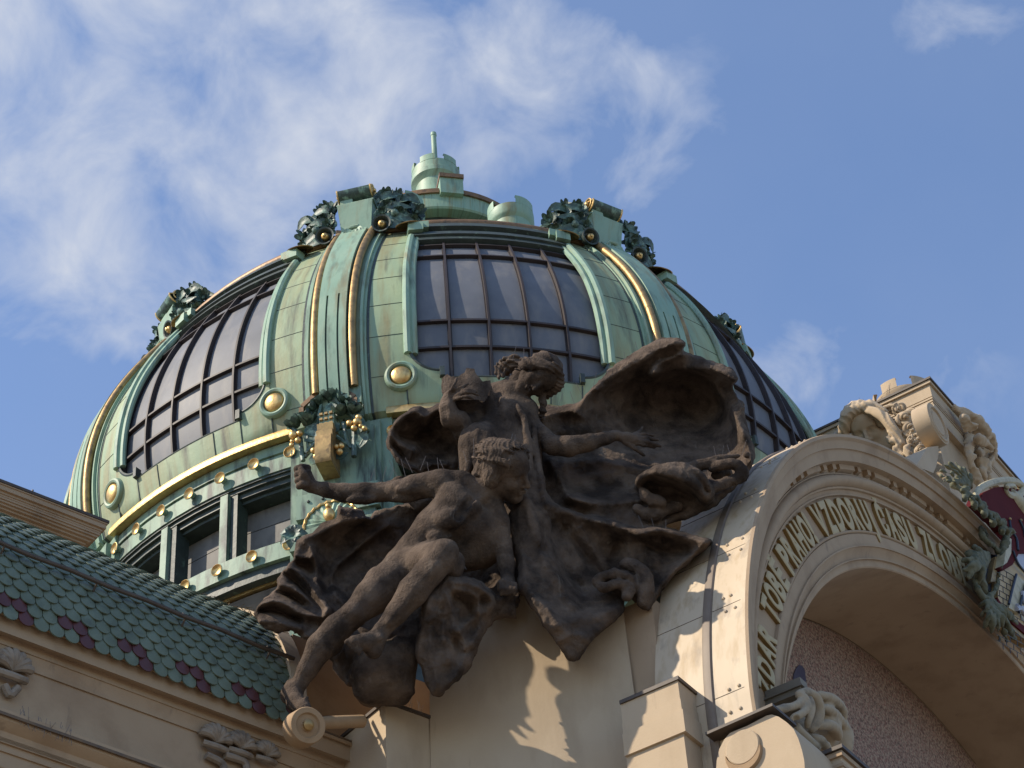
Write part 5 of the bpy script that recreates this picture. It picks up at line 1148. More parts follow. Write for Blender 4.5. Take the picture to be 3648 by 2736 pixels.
for i, (x, y, r, ax) in enumerate(((585, 560, 88, (0, .5, .8)), (470, 600, 70, (-.3, .6, .6)), (400, 665, 62, (-.5, .6, .5)), (345, 735, 55, (-.6, .6, .4)), (725, 590, 72, (.4, .6, .5)), (800, 640, 60, (.5, .6, .4)), (720, 735, 88, (0, .6, .7)), (860, 720, 85, (.3, .6, .6)), (195, 880, 92, (-.3, .6, .7)), (320, 850, 95, (.1, .6, .7)), (250, 800, 70, (0, .6, .7)))):
    mb = MB(); o = b2(x, y+30, .16); X_ = t*ax[0]+n_*ax[1]+ZUP*ax[2]; R__ = r*kb*1.25; A, B, Xx = frame_from(X_)
    for k in range(6): petal(mb, o, A, B, Xx, k*math.pi/3+.3*i, R__*.1, R__*.85, R__*.95, R__*.15, R__*.55)
    mb.ball(o+Xx*R__*.25, R__*.28, 8, 5); mb.build('poppy_cup', MT['copper_leaf'], wrt)
for x, y, r in ((150, 1000, 48), (225, 980, 36), (205, 1060, 34), (130, 1115, 26), (135, 1070, 22), (390, 1180, 34), (447, 1170, 34), (422, 1252, 37), (660, 1137, 32), (716, 1125, 34), (698, 1195, 37), (905, 845, 48), (815, 858, 37), (870, 915, 36), (948, 890, 26), (992, 918, 30), (922, 790, 36)):
    mb = MB(); mb.ball(b2(x, y, .34), r*kb*1.02, 14, 9); mb.build('gilded_berry', MT['gold'], wrt)
# fan badge low on the pier
mb = MB(); o = BP.pix(1185, 1875, .25)
G = []
for i in range(25):
    a = math.pi*(i/24); rr = .56; G.append([o+BP.a*math.cos(a)*r_*rr+ZUP*math.sin(a)*r_*rr*1.0+BP.n*(.05+.10*(1-r_)+.03*(i % 2)) for r_ in (1, .8, .5, .2)])
mb.grid(np.array(G)); fb = mb.build('fan_badge', MT['copper_clean'], dome)
mb = MB(); mb.tube([g[0]+BP.n*.02 for g in G], .03, 6); 
mb.ball(o+BP.n*.22+ZUP*.12, np.array([.12, .12, .16]), 12, 8); mb.ball(o+BP.n*.26+ZUP*.30, .07, 10, 6); mb.build('gilded_figure', MT['gold'], fb)
mb = MB(); q = BP.pix(1045, 1910, .3)
for i in range(7): a = i*.9; leaf(mb, [q, q+BP.a*.14*math.cos(a)+ZUP*.14*math.sin(a)+BP.n*.08, q+BP.a*.3*math.cos(a)+ZUP*.3*math.sin(a)], .11, n_)
mb.build('badge_leaves', MT['copper_leaf'], fb)
# bird spikes standing on the ring
mb = MB(); rnd = random.Random(2)
for a in np.arange(-6, 30, .55):
    p = DC3(7.42, a, 38.76); mb.tube([p, p+ZUP*.24+np.array([rnd.uniform(-.03, .03), 0, 0])], .007, 3, False)
o = mb.build('bird_spikes', MT['edge_dark'], dome); o['kind'] = 'stuff'
# ------------------------------------------------------------------ raised lettering round the arch
MT['letter'] = mat('letter_face_paint', (.42, .335, .19), .65, spec=.2, var=(.48, .39, .235), vscale=4)
MT['letter_gold'] = mat('letter_gilt_edge', (.30, .19, .065), .5, .3, var=(.22, .14, .05), vscale=6)
WORDS = [("ZDAR", (572, 1275), (535, 815)), ("TOBĚ", (545, 745), (592, 430)), ("PRAHO!", (607, 388), (822, 248)), ("VZDORUJ", (850, 222), (1185, 192)), ("ČASU", (1222, 205), (1432, 285)), ("ZLOBĚ", (1470, 310), (1745, 492))]
def phi_of(x, y):
    l = AR.lpix(*ca_(x, y)); return math.atan2(l[1]-ZC_, AC-l[0])
def glyph(ch):
    cu = bpy.data.curves.new('letter', 'FONT'); cu.body = ch; cu.extrude = .10; cu.bevel_depth = .035; cu.bevel_resolution = 0; cu.offset = .012; cu.resolution_u = 6
    ob = bpy.data.objects.new('letter', cu); COL.objects.link(ob); bpy.context.view_layer.update()
    me = bpy.data.meshes.new_from_object(ob.evaluated_get(bpy.context.evaluated_depsgraph_get())); bpy.data.objects.remove(ob); bpy.data.curves.remove(cu); return me
insc = None
for word, p0, p1 in WORDS:
    f0, f1 = phi_of(*p0), phi_of(*p1); n_l = len(word); wts = [.45 if c in '!J' else 1.15 if c == 'O' else 1.0 for c in word]; tot = sum(wts); acc = 0
    for c, wt in zip(word, wts):
        a, b = f0+(f1-f0)*acc/tot, f0+(f1-f0)*(acc+wt)/tot; acc += wt
        me = glyph(c); V = np.zeros(len(me.vertices)*3, np.float32); me.vertices.foreach_get('co', V); V = V.reshape(-1, 3)
        x0, x1 = V[:, 0].min(), V[:, 0].max(); H = .73; acc_m = c in 'ĚČ'
        zf = V[:, 2].copy(); out = []
        for x, y, z in V:
            u = (x-x0)/max(x1-x0, .05); ph = a+(b-a)*(.07+.86*u); fr = 1.0-.98*min(y/H, 1.0) if y < H+.02 else .02-.20*(y-H)/.22
            out.append(apt(LM, fr, z*.34+.03, ph))
        me.vertices.foreach_set('co', np.array(out, np.float32).ravel())
        me.materials.clear(); me.materials.append(MT['letter']); me.materials.append(MT['letter_gold'])
        me.polygons.foreach_set('use_smooth', [False]*len(me.polygons))
        mi = [0 if min(zf[v] for v in p.vertices) > .09 else 1 for p in me.polygons]; me.polygons.foreach_set('material_index', mi); me.update()
        o = bpy.data.objects.new('letter', me); COL.objects.link(o); o.parent = gable
# ================================================================== CROWNING BLOCK BEHIND THE ARCH
def k4(x, y): return (2950+.2411*x, 1340+.2411*y)
CB0 = AR.pix(*k4(1480, 66), -1.15)
CBF = Plane(CB0, 32); CBL = Plane(CB0, -58); CBL.n = -heading(32); CBL.a = -heading(-58)*1.0
# CBL: a runs along the left flank towards the street, n faces left
zc = CB0[2]
crown = thing('crowning_block', 'cream stone attic block with a carved face and roses above the arch at upper right', 'building', tuple(CB0))
mb = MB()
def lay2(z0, h, ov, dep=5.0, ln=14): mb.box(CB0+AR.a*(-ov)+AR.n*ov-ZUP*(zc-z0)-AR.n*(dep+ov), AR.a*(ln+ov), AR.n*(dep+2*ov)-AR.n*ov, ZUP*h)
lay2(zc-.12, .09, .06); lay2(zc-.50, .38, .0)
for k in range(3): lay2(zc-.50-.075*(k+1), .05, .0-.012*k); 
lay2(zc-.75, .27, -.04); lay2(zc-1.15, .40, -.01); lay2(zc-7, 5.9, -.16)
crw = mb.build('block_wall', MT['stucco_pale'], crown)
mb = MB(); lay2(zc-.03, .06, .10); mb.build('dark_edge', MT['edge_dark'], crown)
for u0, u1 in ((2.2, 3.8), (4.1, 5.9)):
    mb = MB()
    for a, b, c, d in ((u0, -1.35, u1-u0, .06), (u0, -2.6, u1-u0, .06)): mb.box(CBF.at(a, zc+b, -.17), AR.a*c, AR.n*.06, ZUP*d)
    for a in (u0, u1): mb.box(CBF.at(a, zc-2.6, -.17), AR.a*.06, AR.n*.055, ZUP*1.3)
    mb.build('panel_frame', MT['stucco'], crown)
# disc with its drum
mb = MB(); dc = CBF.pix(*k4(1615, 705), .42)
mb.lathe([(.0, .03), (.30, .03), (.32, .0), (.40, .0), (.42, .05), (.47, .05), (.49, .02), (.535, .02), (.545, -.02), (.545, -.40)], dc, AR.n, 48); mb.build('stone_disc', MT['stucco_pale'], crown)
mb = MB(); q = [k4(*p) for p in ((1465, 1050), (1630, 1030), (1632, 1150), (1600, 1330), (1555, 1430), (1480, 1400), (1300, 1330))]
mb.extrude([CBF.pix(a, b, .30) for a, b in q], -AR.n*.9); recalc(mb.build('drapery_end', MT['stucco_pale'], crown))
# turret on top
tc_ = CB0-AR.n*1.05+AR.a*.95+ZUP*.0
mb = MB(); mb.lathe([(.72, 0), (.72, .10), (.70, .14), (.74, .30), (.78, .36), (.78, .44), (.70, .46), (0, .5)], tc_, ZUP, 48); tu = mb.build('crown_turret', MT['stucco_pale'], crown)
for k in range(6):
    mb = MB(); mb.lathe([(.68, .42), (.785, .42), (.785, .72), (.70, .74), (.68, .72)], tc_, ZUP, 8, R(60*k+8), R(60*k+40)); mb.build('turret_merlon', MT['stucco_pale'], tu)
# carved face with braids and roses
def K4(x, y, w): return CBL.lpix(*k4(x, y), w)
lo = np.minimum.reduce([K4(x, y, w) for x in (60, 1250) for y in (380, 1350) for w in (-.3, 1.0)])-.15; hi = np.maximum.reduce([K4(x, y, w) for x in (60, 1250) for y in (380, 1350) for w in (-.3, 1.0)])+.15
sd = SDF(CBL, lo, hi, .024); q_ = .2411*.0049
ML = head_sdf(sd, K4(545, 825, .62), 1.30, cdir(-.36, .93, .05), cdir(-.16, -.06, .98))
sd.ell(K4(700, 900, .0), np.array([420, 520, 300])*q_, k=.1)
msk = sd.build('carved_face', MT['stucco_pale'], crown, rgh=((.09, .003),))
sd = SDF(CBL, lo, hi, .020)
def CH(pts, rs, k=.05, n=20): sd.chain([K4(x, y, w+.20) for x, y, w in pts], np.array(rs)*q_*1.2, k, n=n)
sd.ell(ML(0, .16, -.12), np.array([.42, .41, .46])*1.30, None, .05)
sd.ell(ML(0, -.17, .47), np.array([.27, .43, .34])*1.30, None, .05, '-')
sd.chain([ML(.02, .46, .30), ML(-.17, .42, .33), ML(-.31, .26, .29), ML(-.39, .06, .20), ML(-.40, -.14, .14), ML(-.37, -.32, .10)], np.array([.09, .115, .12, .115, .105, .08])*1.3, .03, n=20)
sd.chain([ML(.0, .47, .30), ML(.18, .42, .32), ML(.32, .24, .27), ML(.40, .04, .18)], np.array([.09, .115, .125, .12])*1.3, .03, n=14)
CH([(590, 510, .72), (690, 520, .72), (800, 590, .70), (890, 700, .66), (980, 830, .60), (1060, 950, .52), (1110, 1040, .46)], [66, 85, 98, 98, 92, 80, 55], .03)
CH([(470, 460, .60), (600, 430, .56), (720, 480, .54), (850, 540, .5)], [70, 80, 80, 60], .04)
CH([(900, 900, .62), (920, 960, .60), (990, 960, .60), (1060, 1010, .55), (1010, 1080, .55), (1080, 1130, .5)], [46, 52, 60, 60, 60, 48], .02)
CH([(160, 850, .30), (130, 900, .28)], [60, 60], .04, 6); CH([(330, 880, .55), (300, 900, .5)], [50, 55], .03, 5)
CH([(1180, 1040, .55), (1150, 1110, .58), (1200, 1170, .56), (1220, 1250, .5)], [46, 50, 52, 44], .03); CH([(990, 1100, .5), (1060, 1160, .5), (1120, 1190, .48)], [55, 55, 45], .03)
sd.strands(cdir(.62, .75, .2), .15, .030, wl=.7); sd.build('braided_hair', MT['stucco_pale'], msk)
mb = MB(); mb.tube(spline([CBL.pix(*k4(x, y), w) for x, y, w in ((350, 750, .66), (430, 660, .68), (560, 615, .72), (700, 625, .70))], 12), .022, 6); mb.build('diadem', MT['stucco_pale'], msk)
def stone_rose(mb, o, ax, r, k):
    A, B, X = frame_from(ax); ph = k*1.7
    for a0, rr, h, th_, tn in ((0, .86, .0, .24, .75), (2.3, .80, .05, .22, .75), (4.4, .84, .02, .23, .8), (1.0, .52, .28, .19, .9), (3.6, .50, .30, .18, .9), (.2, .22, .45, .15, 1.2)):
        t = np.linspace(0, 1, 14); an = ph+a0+t*tn*2.6; rad = r*rr*(1-.18*t); P = [o+A*rad[i]*math.cos(an[i])+B*rad[i]*math.sin(an[i])+X*r*(h+.12*math.sin(t[i]*math.pi)) for i in range(14)]
        mb.tube(P, r*th_*np.sin(np.linspace(.35, math.pi-.2, 14)), 8)
    mb.lathe([(r*.95, -.12*r), (r*.7, .18*r), (r*.2, .30*r), (0, .32*r)], o, ax, 18)
for i, (x, y, w, r) in enumerate(((1145, 655, .42, .235), (1050, 490, .30, .17), (1225, 800, .40, .19), (1290, 900, .34, .17), (1370, 1110, .42, .15), (930, 480, .30, .13), (1330, 1010, .30, .13), (1360, 1240, .35, .10), (1240, 960, .40, .13))):
    mb = MB(); stone_rose(mb, CBL.pix(*k4(x, y), w+.26), nrm(CBL.n*.75+AR.n*.45-ZUP*.3), r*1.15, i); mb.build('carved_rose', MT['stucco_pale'], crown)
mb = MB()
for i, P in enumerate((((1180, 840), (1240, 780), (1300, 700), (1290, 600)), ((1130, 880), (1260, 880), (1370, 800)), ((1180, 940), (1300, 940), (1400, 860)), ((1400, 960), (1450, 1000), (1420, 1060)), ((1160, 520), (1230, 500), (1280, 490)), ((820, 470), (900, 440), (980, 430)))):
    mb.tube(spline([CBL.pix(*k4(x, y), .70-.03*i*(i < 4)) for x, y in P], 10), np.linspace(.05, .035, 10), 7)
mb.build('carved_leaves', MT['stucco_pale'], crown)
# second carving and swags on the front face
def cmp_(x, y, w): return CBF.lpix(*cm_(x, y), w)
pts = [(x, y, w) for x in (1700, 2120) for y in (230, 900) for w in (-.4, .6)]
lo = np.minimum.reduce([cmp_(*p) for p in pts])-.1; hi = np.maximum.reduce([cmp_(*p) for p in pts])+.1
sd = SDF(CBF, lo, hi, .026); q2 = .519*.0050
def CF(P, rs, k=.10, n=14): sd.chain([cmp_(*p) for p in P], np.array(rs)*q2, k, n=n)
CF([(1745, 290, .2), (1800, 320, .3), (1860, 380, .35), (1920, 450, .32), (1975, 520, .3), (2010, 580, .2)], [36, 48, 58, 56, 50, 30]); CF([(1790, 370, .42), (1850, 440, .45)], [30, 34]); CF([(1900, 510, .42), (1960, 560, .40)], [30, 30]); CF([(1850, 330, .45), (1900, 390, .46), (1960, 470, .42)], [22, 26, 22])
CF([(1850, 480, .1), (1835, 570, .12), (1845, 660, .12), (1880, 740, .1), (1905, 830, .05)], [40, 36, 30, 34, 22]); CF([(1945, 530, .08), (1915, 620, .1), (1920, 720, .1), (1950, 800, .05)], [30, 28, 24, 16]); CF([(2010, 600, .05), (1960, 700, .06), (1970, 790, .03)], [26, 22, 14])
sd.strands(nrm(AR.a*.9-ZUP*.5), .16, .014, wl=.9); sd.build('carved_swag', MT['stucco_pale'], crown, rgh=((.20, .045), (.09, .020)))
# ================================================================== COAT OF ARMS AT THE RIGHT EDGE
def g6(x, y): return (3250+.4220*x, 1650+.4220*y)
coat = thing('coat_of_arms', 'painted shield of a castle wall in green leafwork at the right edge', 'coat of arms', tuple(AR.pix(*g6(800, 800), .7)))
MT['leaf_green'] = mat('grey_green_leafwork', (.105, .105, .062), .75, spec=.2, var=(.165, .165, .115), vscale=4, stain=(.05, .06, .042), stscale=6, stlo=.48, sthi=.7, bump=.3, bscale=16)
MT['cream'] = mat('cream_scroll_paint', (.40, .36, .23), .55, var=(.46, .40, .26), vscale=3, stain=(.26, .22, .13), stscale=4, bump=.1, bscale=10)
MT['red'] = mat('oxblood_field_paint', (.075, .010, .011), .8, spec=.08, var=(.09, .013, .014), vscale=3)
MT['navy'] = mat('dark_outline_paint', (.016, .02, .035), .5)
MT['bricks'] = mat('castle_wall_gilding', (.42, .29, .12), .5, .2, var=(.48, .34, .16), vscale=3, bump=.1, bscale=8)
MT['lavender'] = mat('pale_blue_relief', (.33, .34, .40), .5, var=(.38, .39, .44), vscale=4)
def G6(x, y, w): return AR.pix(*g6(x, y), w)
def plate(name, pts, w, th, m_, par):
    mb = MB(); mb.extrude([G6(x, y, w) for x, y in pts], -AR.n*th); return recalc(mb.build(name, m_, par, 30))
plate('red_field', [(565, 330), (600, 250), (690, 205), (790, 195), (1000, 240), (1000, 760), (900, 760), (880, 800), (845, 860), (770, 905), (730, 880), (790, 830), (830, 740), (838, 640), (815, 540), (740, 450), (640, 390)], .72, .35, MT['red'], coat)
plate('castle_wall', [(745, 900), (850, 850), (880, 700), (840, 560), (838, 500), (1000, 500), (1000, 1480), (820, 1300), (725, 1170), (720, 1000)], .64, .3, MT['bricks'], coat)
plate('lower_band', [(720, 1130), (760, 1200), (830, 1280), (1000, 1420), (1000, 1480), (820, 1330), (730, 1220)], .70, .25, MT['red'], coat)
plate('gilt_band', [(780, 1290), (860, 1330), (1000, 1430), (1000, 1530), (880, 1430), (790, 1350)], .66, .25, MT['gold_matt'], coat)
plate('pale_relief', [(850, 760), (870, 730), (1000, 770), (1000, 960), (900, 860), (848, 800)], .68, .12, MT['lavender'], coat)
mb = MB()
for i in range(14):                                             # joints of the castle masonry
    y = 880+i*48; mb.tube([G6(715, y-10, .645), G6(1000, y+155, .645)], .009, 4)
    for j in range(6): x = 735+j*60+(30 if i % 2 else 0); yy = y-10+(x-715)*.58; mb.tube([G6(x, yy, .645), G6(x+3, yy+48, .645)], .008, 4)
o = mb.build('masonry_joints', MT['navy'], coat); o['kind'] = 'stuff'
mb = MB()
for P in ([(820, 470), (835, 560), (880, 640), (893, 735)], [(905, 480), (940, 560), (950, 620)], [(850, 740), (900, 860), (1000, 960)], [(878, 940), (850, 1040), (815, 1190)], [(965, 1010), (930, 1120), (900, 1260)]): mb = MB(); mb.tube(spline([G6(x, y, .74) for x, y in P], 12), .03, 6); mb.build('dark_outline', MT['navy'], coat)
for x, y in ((825, 470), (918, 480)): mb = MB(); mb.ball(G6(x, y, .76), .035, 8, 5); mb.build('spire_ball', MT['gold_matt'], coat)
mb = MB(); 
for P in ([(880, 1230), (940, 1225), (1000, 1220)], [(885, 1200), (930, 1250), (990, 1330)], [(930, 1090), (940, 1160), (950, 1180)]): mb.tube(spline([G6(x, y, .74) for x, y in P], 10), .05, 7)
mb.build('portcullis_chain', MT['lavender'], coat)
mb = MB(); mb.extrude([G6(x, y, .70) for x, y in ((880, 940), (960, 1010), (900, 1270), (815, 1220))], -AR.n*.1); recalc(mb.build('gate_leaf', MT['cream'], coat))
mb = MB()
arc = spline([G6(x, y, .72) for x, y in ((545, 350), (530, 290), (560, 225), (630, 180), (740, 150), (850, 152), (915, 190), (925, 235), (885, 275), (820, 270), (785, 235), (800, 195), (850, 190), (870, 220))], 60)
mb.tube(arc, np.concatenate([np.linspace(.06, .10, 30), np.linspace(.10, .05, 30)]), 8); mb.ball(G6(800, 200, .80), .06, 9, 6)
mb.lathe([(.05, 0), (.19, .05), (.24, .3), (.30, 1.6), (0, 1.6)], G6(800, 260, .62), nrm(G6(943, 440, .62)-G6(800, 260, .62)), 20)
mb.build('scroll_frame', MT['cream'], coat)
mb = MB(); bar = [G6(x, y, .62) for x, y in ((700, 790), (735, 785), (700, 1000), (662, 1000))]; mb.extrude(bar, -AR.n*.15); recalc(mb.build('gilt_strip', MT['gold_matt'], coat))
mb = MB(); bar = [G6(x, y, .82) for x, y in ((815, 625), (838, 640), (836, 760), (800, 840), (772, 860), (790, 740))]; mb.extrude(bar, -AR.n*.2); recalc(mb.build('cream_strip', MT['cream'], coat))
pts = [(x, y, w) for x in (200, 960) for y in (-30, 1540) for w in (.2, 1.1)]
LPX = lambda x, y, w: AR.lpix(*g6(x, y), w)
lo = np.minimum.reduce([LPX(*p) for p in pts])-.1; hi = np.maximum.reduce([LPX(*p) for p in pts])+.1
sd = SDF(AR, lo, hi, .026); qg = .422*.0051
def CG(P, rs, k=.03, n=12): sd.chain([LPX(*p) for p in P], np.array(rs)*qg, k, n=n)
for a in ((240, 60), (262, 10), (310, -10), (365, -5), (425, 35), (245, 110), (470, 80), (270, 150)): CG([(490, 205, .55), ((490+a[0])/2+10, (205+a[1])/2-15, .66), (a[0], a[1], .58)], [24, 22, 14], .02)
CG([(340, 190, .55), (430, 235, .7), (510, 300, .78), (590, 370, .82), (680, 445, .86), (750, 515, .86), (815, 590, .86)], [22, 34, 36, 36, 38, 36, 26], .03, 24)
for i in range(11):
    t_ = i/10; x = 420+390*t_; y = 225+350*t_; s_ = (-1)**i; sd.ell(LPX(x+16*s_, y-18*s_, .86), np.array([30, 24, 20])*qg, k=.04); CG([(x, y, .88), (x+24*s_+10, y-24*s_+14, .88), (x+30*s_+24, y-26*s_+34, .80)], [24, 24, 14], .04, 6)
CG([(820, 590, .8), (790, 650, .8), (770, 720, .76), (760, 790, .72), (745, 900, .70), (720, 1010, .68), (690, 1090, .66), (650, 1130, .62)], [20, 34, 26, 16, 14, 16, 20, 26], .03, 24)
CG([(570, 535, .45), (590, 600, .58), (640, 660, .66), (690, 700, .62)], [16, 28, 30, 18]); CG([(600, 560, .5), (650, 650, .62), (720, 740, .66), (770, 770, .6)], [12, 18, 20, 14])
for (x, y) in ((430, 830), (440, 900), (470, 960), (520, 700), (455, 760), (560, 1010)): CG([(620, 800, .62), ((620+x)/2, (800+y)/2-10, .72), (x, y, .55)], [30, 34, 20], .03)
CG([(600, 790, .5), (560, 880, .55), (570, 980, .5), (620, 1090, .5)], [60, 60, 46, 30], .05)
CG([(520, 980, .5), (560, 1080, .55), (620, 1140, .6), (680, 1160, .62)], [22, 24, 26, 26])
for a in ((585, 1290), (610, 1380), (665, 1450), (735, 1490), (800, 1500), (870, 1495), (910, 1400), (575, 1210), (840, 1440)): CG([(690, 1165, .62), ((690+a[0])/2, (1165+a[1])/2-15, .78), (a[0], a[1], .60)], [20, 30, 16], .02)
sd.strands(nrm(AR.a*.8+ZUP*.6), .12, .012, wl=.35); sd.build('leafwork', MT['leaf_green'], coat, rgh=((.16, .022), (.07, .010)))
# dark hollow behind the leafwork
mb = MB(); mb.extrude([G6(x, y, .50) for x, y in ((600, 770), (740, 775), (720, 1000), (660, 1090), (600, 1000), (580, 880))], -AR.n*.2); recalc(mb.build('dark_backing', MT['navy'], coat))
# ================================================================== SCROLL BRACKET AND CAPITAL AT THE SPRING OF THE ARCH
def cb_(x, y): return (2300+.3617*x, 2300+.3617*y)
BR = Plane(SIDE.o-AR.a*.42, -58); BR.n = -heading(32); BR.a = -heading(-58)
def B_(x, y, w=0): return BR.pix(*cb_(x, y), w)
cons = thing('scroll_bracket', 'cream rounded bracket with a crescent disc and carved acanthus at the foot of the arch', 'bracket', tuple(B_(1000, 1100)))
mb = MB(); ol = [(690, 1300), (700, 1130), (725, 1020), (770, 930), (830, 860), (1000, 790), (1190, 690), (1240, 678), (1310, 700), (1390, 755), (1460, 825), (1505, 920), (1540, 1030), (1562, 1130), (1575, 1300)]
mb.extrude([B_(x, y) for x, y in ol], AR.a*1.3); recalc(mb.build('bracket_body', MT['stucco_pale'], cons, 40))
mb = MB(); o = B_(968, 1010, .0); mb.lathe([(.275, -.05), (.275, .035), (.26, .05), (0, .052)], o, BR.n, 40); mb.build('plain_disc', MT['stucco_pale'], cons)
mb = MB(); G = []
for a in np.linspace(R(-15), R(-170), 28):
    wd = .085*math.sin((a-R(-15))/(R(-170)-R(-15))*math.pi); d = BR.a*math.cos(a)+ZUP*math.sin(a)
    G.append([o+d*(.27), o+d*.285+BR.n*.06, o+d*(.29+wd*1.1)+BR.n*.055, o+d*(.30+wd*1.2)])
mb.grid(np.array(G)); mb.build('crescent', MT['stucco_warm'], cons)
mb = MB(); p0, p1 = B_(590, 880, .10), B_(1250, 590, .10); mb.box(p0, p1-p0, AR.a*.7, ZUP*.045); mb.build('bracket_flashing', MT['edge_dark'], cons)
# carved capital on the street face
def CP(x, y, w): return AR.lpix(*cb_(x, y), w)
pts = [(x, y, w) for x in (1180, 2080) for y in (420, 1230) for w in (.1, 1.0)]
lo = np.minimum.reduce([CP(*p) for p in pts])-.1; hi = np.maximum.reduce([CP(*p) for p in pts])+.1
sd = SDF(AR, lo, hi, .016); qc = .3617*.0045
def CC(P, rs, k=.03, n=14): sd.chain([CP(*p) for p in P], np.array(rs)*qc*1.15, k+.02, n=n)
sd.ell(CP(1700, 760, .42), np.array([270, 300, 200])*qc, k=.06); sd.ell(CP(1880, 900, .40), np.array([170, 260, 160])*qc, k=.06); sd.ell(CP(1560, 900, .38), np.array([160, 200, 140])*qc, k=.06)
CC([(1240, 660, .62), (1330, 625, .70), (1430, 605, .76), (1510, 575, .80), (1545, 520, .82), (1510, 480, .80), (1580, 462, .82), (1650, 500, .84), (1690, 570, .84), (1700, 670, .80), (1680, 760, .76), (1630, 830, .7)], [26, 30, 30, 30, 30, 26, 36, 42, 46, 46, 40, 26], .015, 40)
CC([(1570, 500, .86), (1590, 580, .86), (1560, 650, .84), (1480, 700, .80), (1430, 740, .74)], [22, 26, 28, 26, 20], .015, 20); CC([(1620, 520, .88), (1640, 620, .88), (1610, 720, .84), (1590, 800, .78)], [20, 24, 22, 16], .015, 16)
CC([(1700, 490, .70), (1780, 500, .72), (1860, 540, .70), (1920, 610, .64), (1950, 700, .6)], [30, 34, 36, 40, 30]); CC([(1480, 780, .7), (1520, 860, .72), (1600, 930, .72), (1700, 1010, .7)], [20, 34, 34, 22])
CC([(1700, 800, .72), (1800, 780, .78), (1870, 830, .74), (1900, 900, .70)], [24, 36, 40, 30]); CC([(1740, 620, .72), (1820, 640, .74), (1900, 720, .66), (1970, 830, .58), (2000, 950, .5)], [30, 36, 36, 36, 30]); CC([(1650, 900, .72), (1740, 950, .76), (1800, 1020, .7)], [20, 36, 24])
sd.ell(CP(1800, 880, .86), np.array([80, 60, 70])*qc, k=.03, op='-'); sd.ell(CP(1500, 720, .84), np.array([50, 34, 50])*qc, k=.02, op='-'); sd.ell(CP(1400, 680, .80), np.array([60, 24, 60])*qc, k=.02, op='-')
sd.build('acanthus_capital', mat('greyed_stone', (.34, .265, .175), .9, var=(.40, .32, .22), vscale=3, stain=(.20, .165, .12), stscale=3, bump=.2, bscale=20), cons, rgh=((.08, .004),))
mb = MB(); c_ = AR.pix(*cb_(1530, 420), .62)
mb.box(c_-AR.a*.02-AR.n*.75-ZUP*.08, AR.a*.95, AR.n*.75, ZUP*.10); mb.box(c_-AR.a*.06-AR.n*.8+ZUP*.02, AR.a*1.02, AR.n*.85, ZUP*.03)
cap = mb.build('capital_slab', MT['copper_drum'] if False else mat('grey_slab', (.17, .15, .115), .8, var=(.22, .19, .15), vscale=4), cons)
for u in (-.02, .62): mb = MB(); mb.box(c_+AR.a*u-AR.n*.6+ZUP*.05, AR.a*.22, AR.n*.62, ZUP*.14); mb.build('slab_merlon', cap.data.materials[0], cap)
mb = MB(); c_ = AR.pix(*cb_(1910, 1010), 1.35)
mb.box(c_-AR.n*1.1-ZUP*1.6, AR.a*1.3, AR.n*1.1, ZUP*1.53); po = mb.build('lower_post', MT['stucco_pale'], cons)
mb = MB(); mb.box(c_-AR.a*.08-AR.n*1.2-ZUP*.05, AR.a*1.5, AR.n*1.28, ZUP*.06); mb.build('post_flashing', MT['edge_dark'], po)
mb = MB(); mb.box(c_-AR.a*.04-AR.n*1.15-ZUP*.14, AR.a*1.4, AR.n*1.19, ZUP*.08); mb.box(c_-AR.a*.02-AR.n*1.12-ZUP*.30, AR.a*1.4, AR.n*1.14, ZUP*.05); mb.build('post_moulding', MT['stucco'], po)
# dark shape left in the mosaic beside the capital
mb = MB(); mb.extrude([AR.pix(*cb_(x, y), W_BACK+.03) for x, y in ((1455, 330), (1460, 280), (1485, 220), (1515, 188), (1545, 200), (1570, 250), (1580, 330), (1580, 400), (1550, 345), (1520, 350), (1480, 370))], -AR.n*.02); recalc(mb.build('dark_mosaic_figure', mat('violet_mosaic', (.035, .025, .05), .5, var=(.05, .035, .06), vscale=12), gable))
# ================================================================== WHEEL VOLUTE AND BOLSTER AT THE END OF THE TILED WING
wv = thing('wheel_volute', 'tan stone wheel with a gilt boss and a bolster beneath the striding statue', 'ornament', tuple(PILL.pix(1092, 2590, .2)))
def c4b(x, y): return (1000+.6781*x, 2200+.6781*y)
o = PILL.pix(*c4b(140, 568), .45); ax = nrm(cdir(.45, .35, .82))
mb = MB(); mb.lathe([(0, .02), (.09, .02), (.10, .0), (.17, .0), (.19, .035), (.265, .035), (.275, .02), (.28, -.28), (.26, -.30), (0, -.3)], o, ax, 40); mb.build('stone_wheel', MT['stucco_warm'], wv)
mb = MB(); mb.lathe([(.085, .0), (.08, .05), (.05, .08), (0, .09)], o+ax*.02, ax, 20); mb.build('gilt_boss', MT['gold_matt'], wv)
mb = MB(); mb.tube([PILL.pix(*c4b(x, y), -.15) for x, y in ((190, 556), (250, 552), (340, 548), (430, 545))], [.085, .10, .10, .10], 16); mb.build('bolster', MT['stucco_warm'], wv)
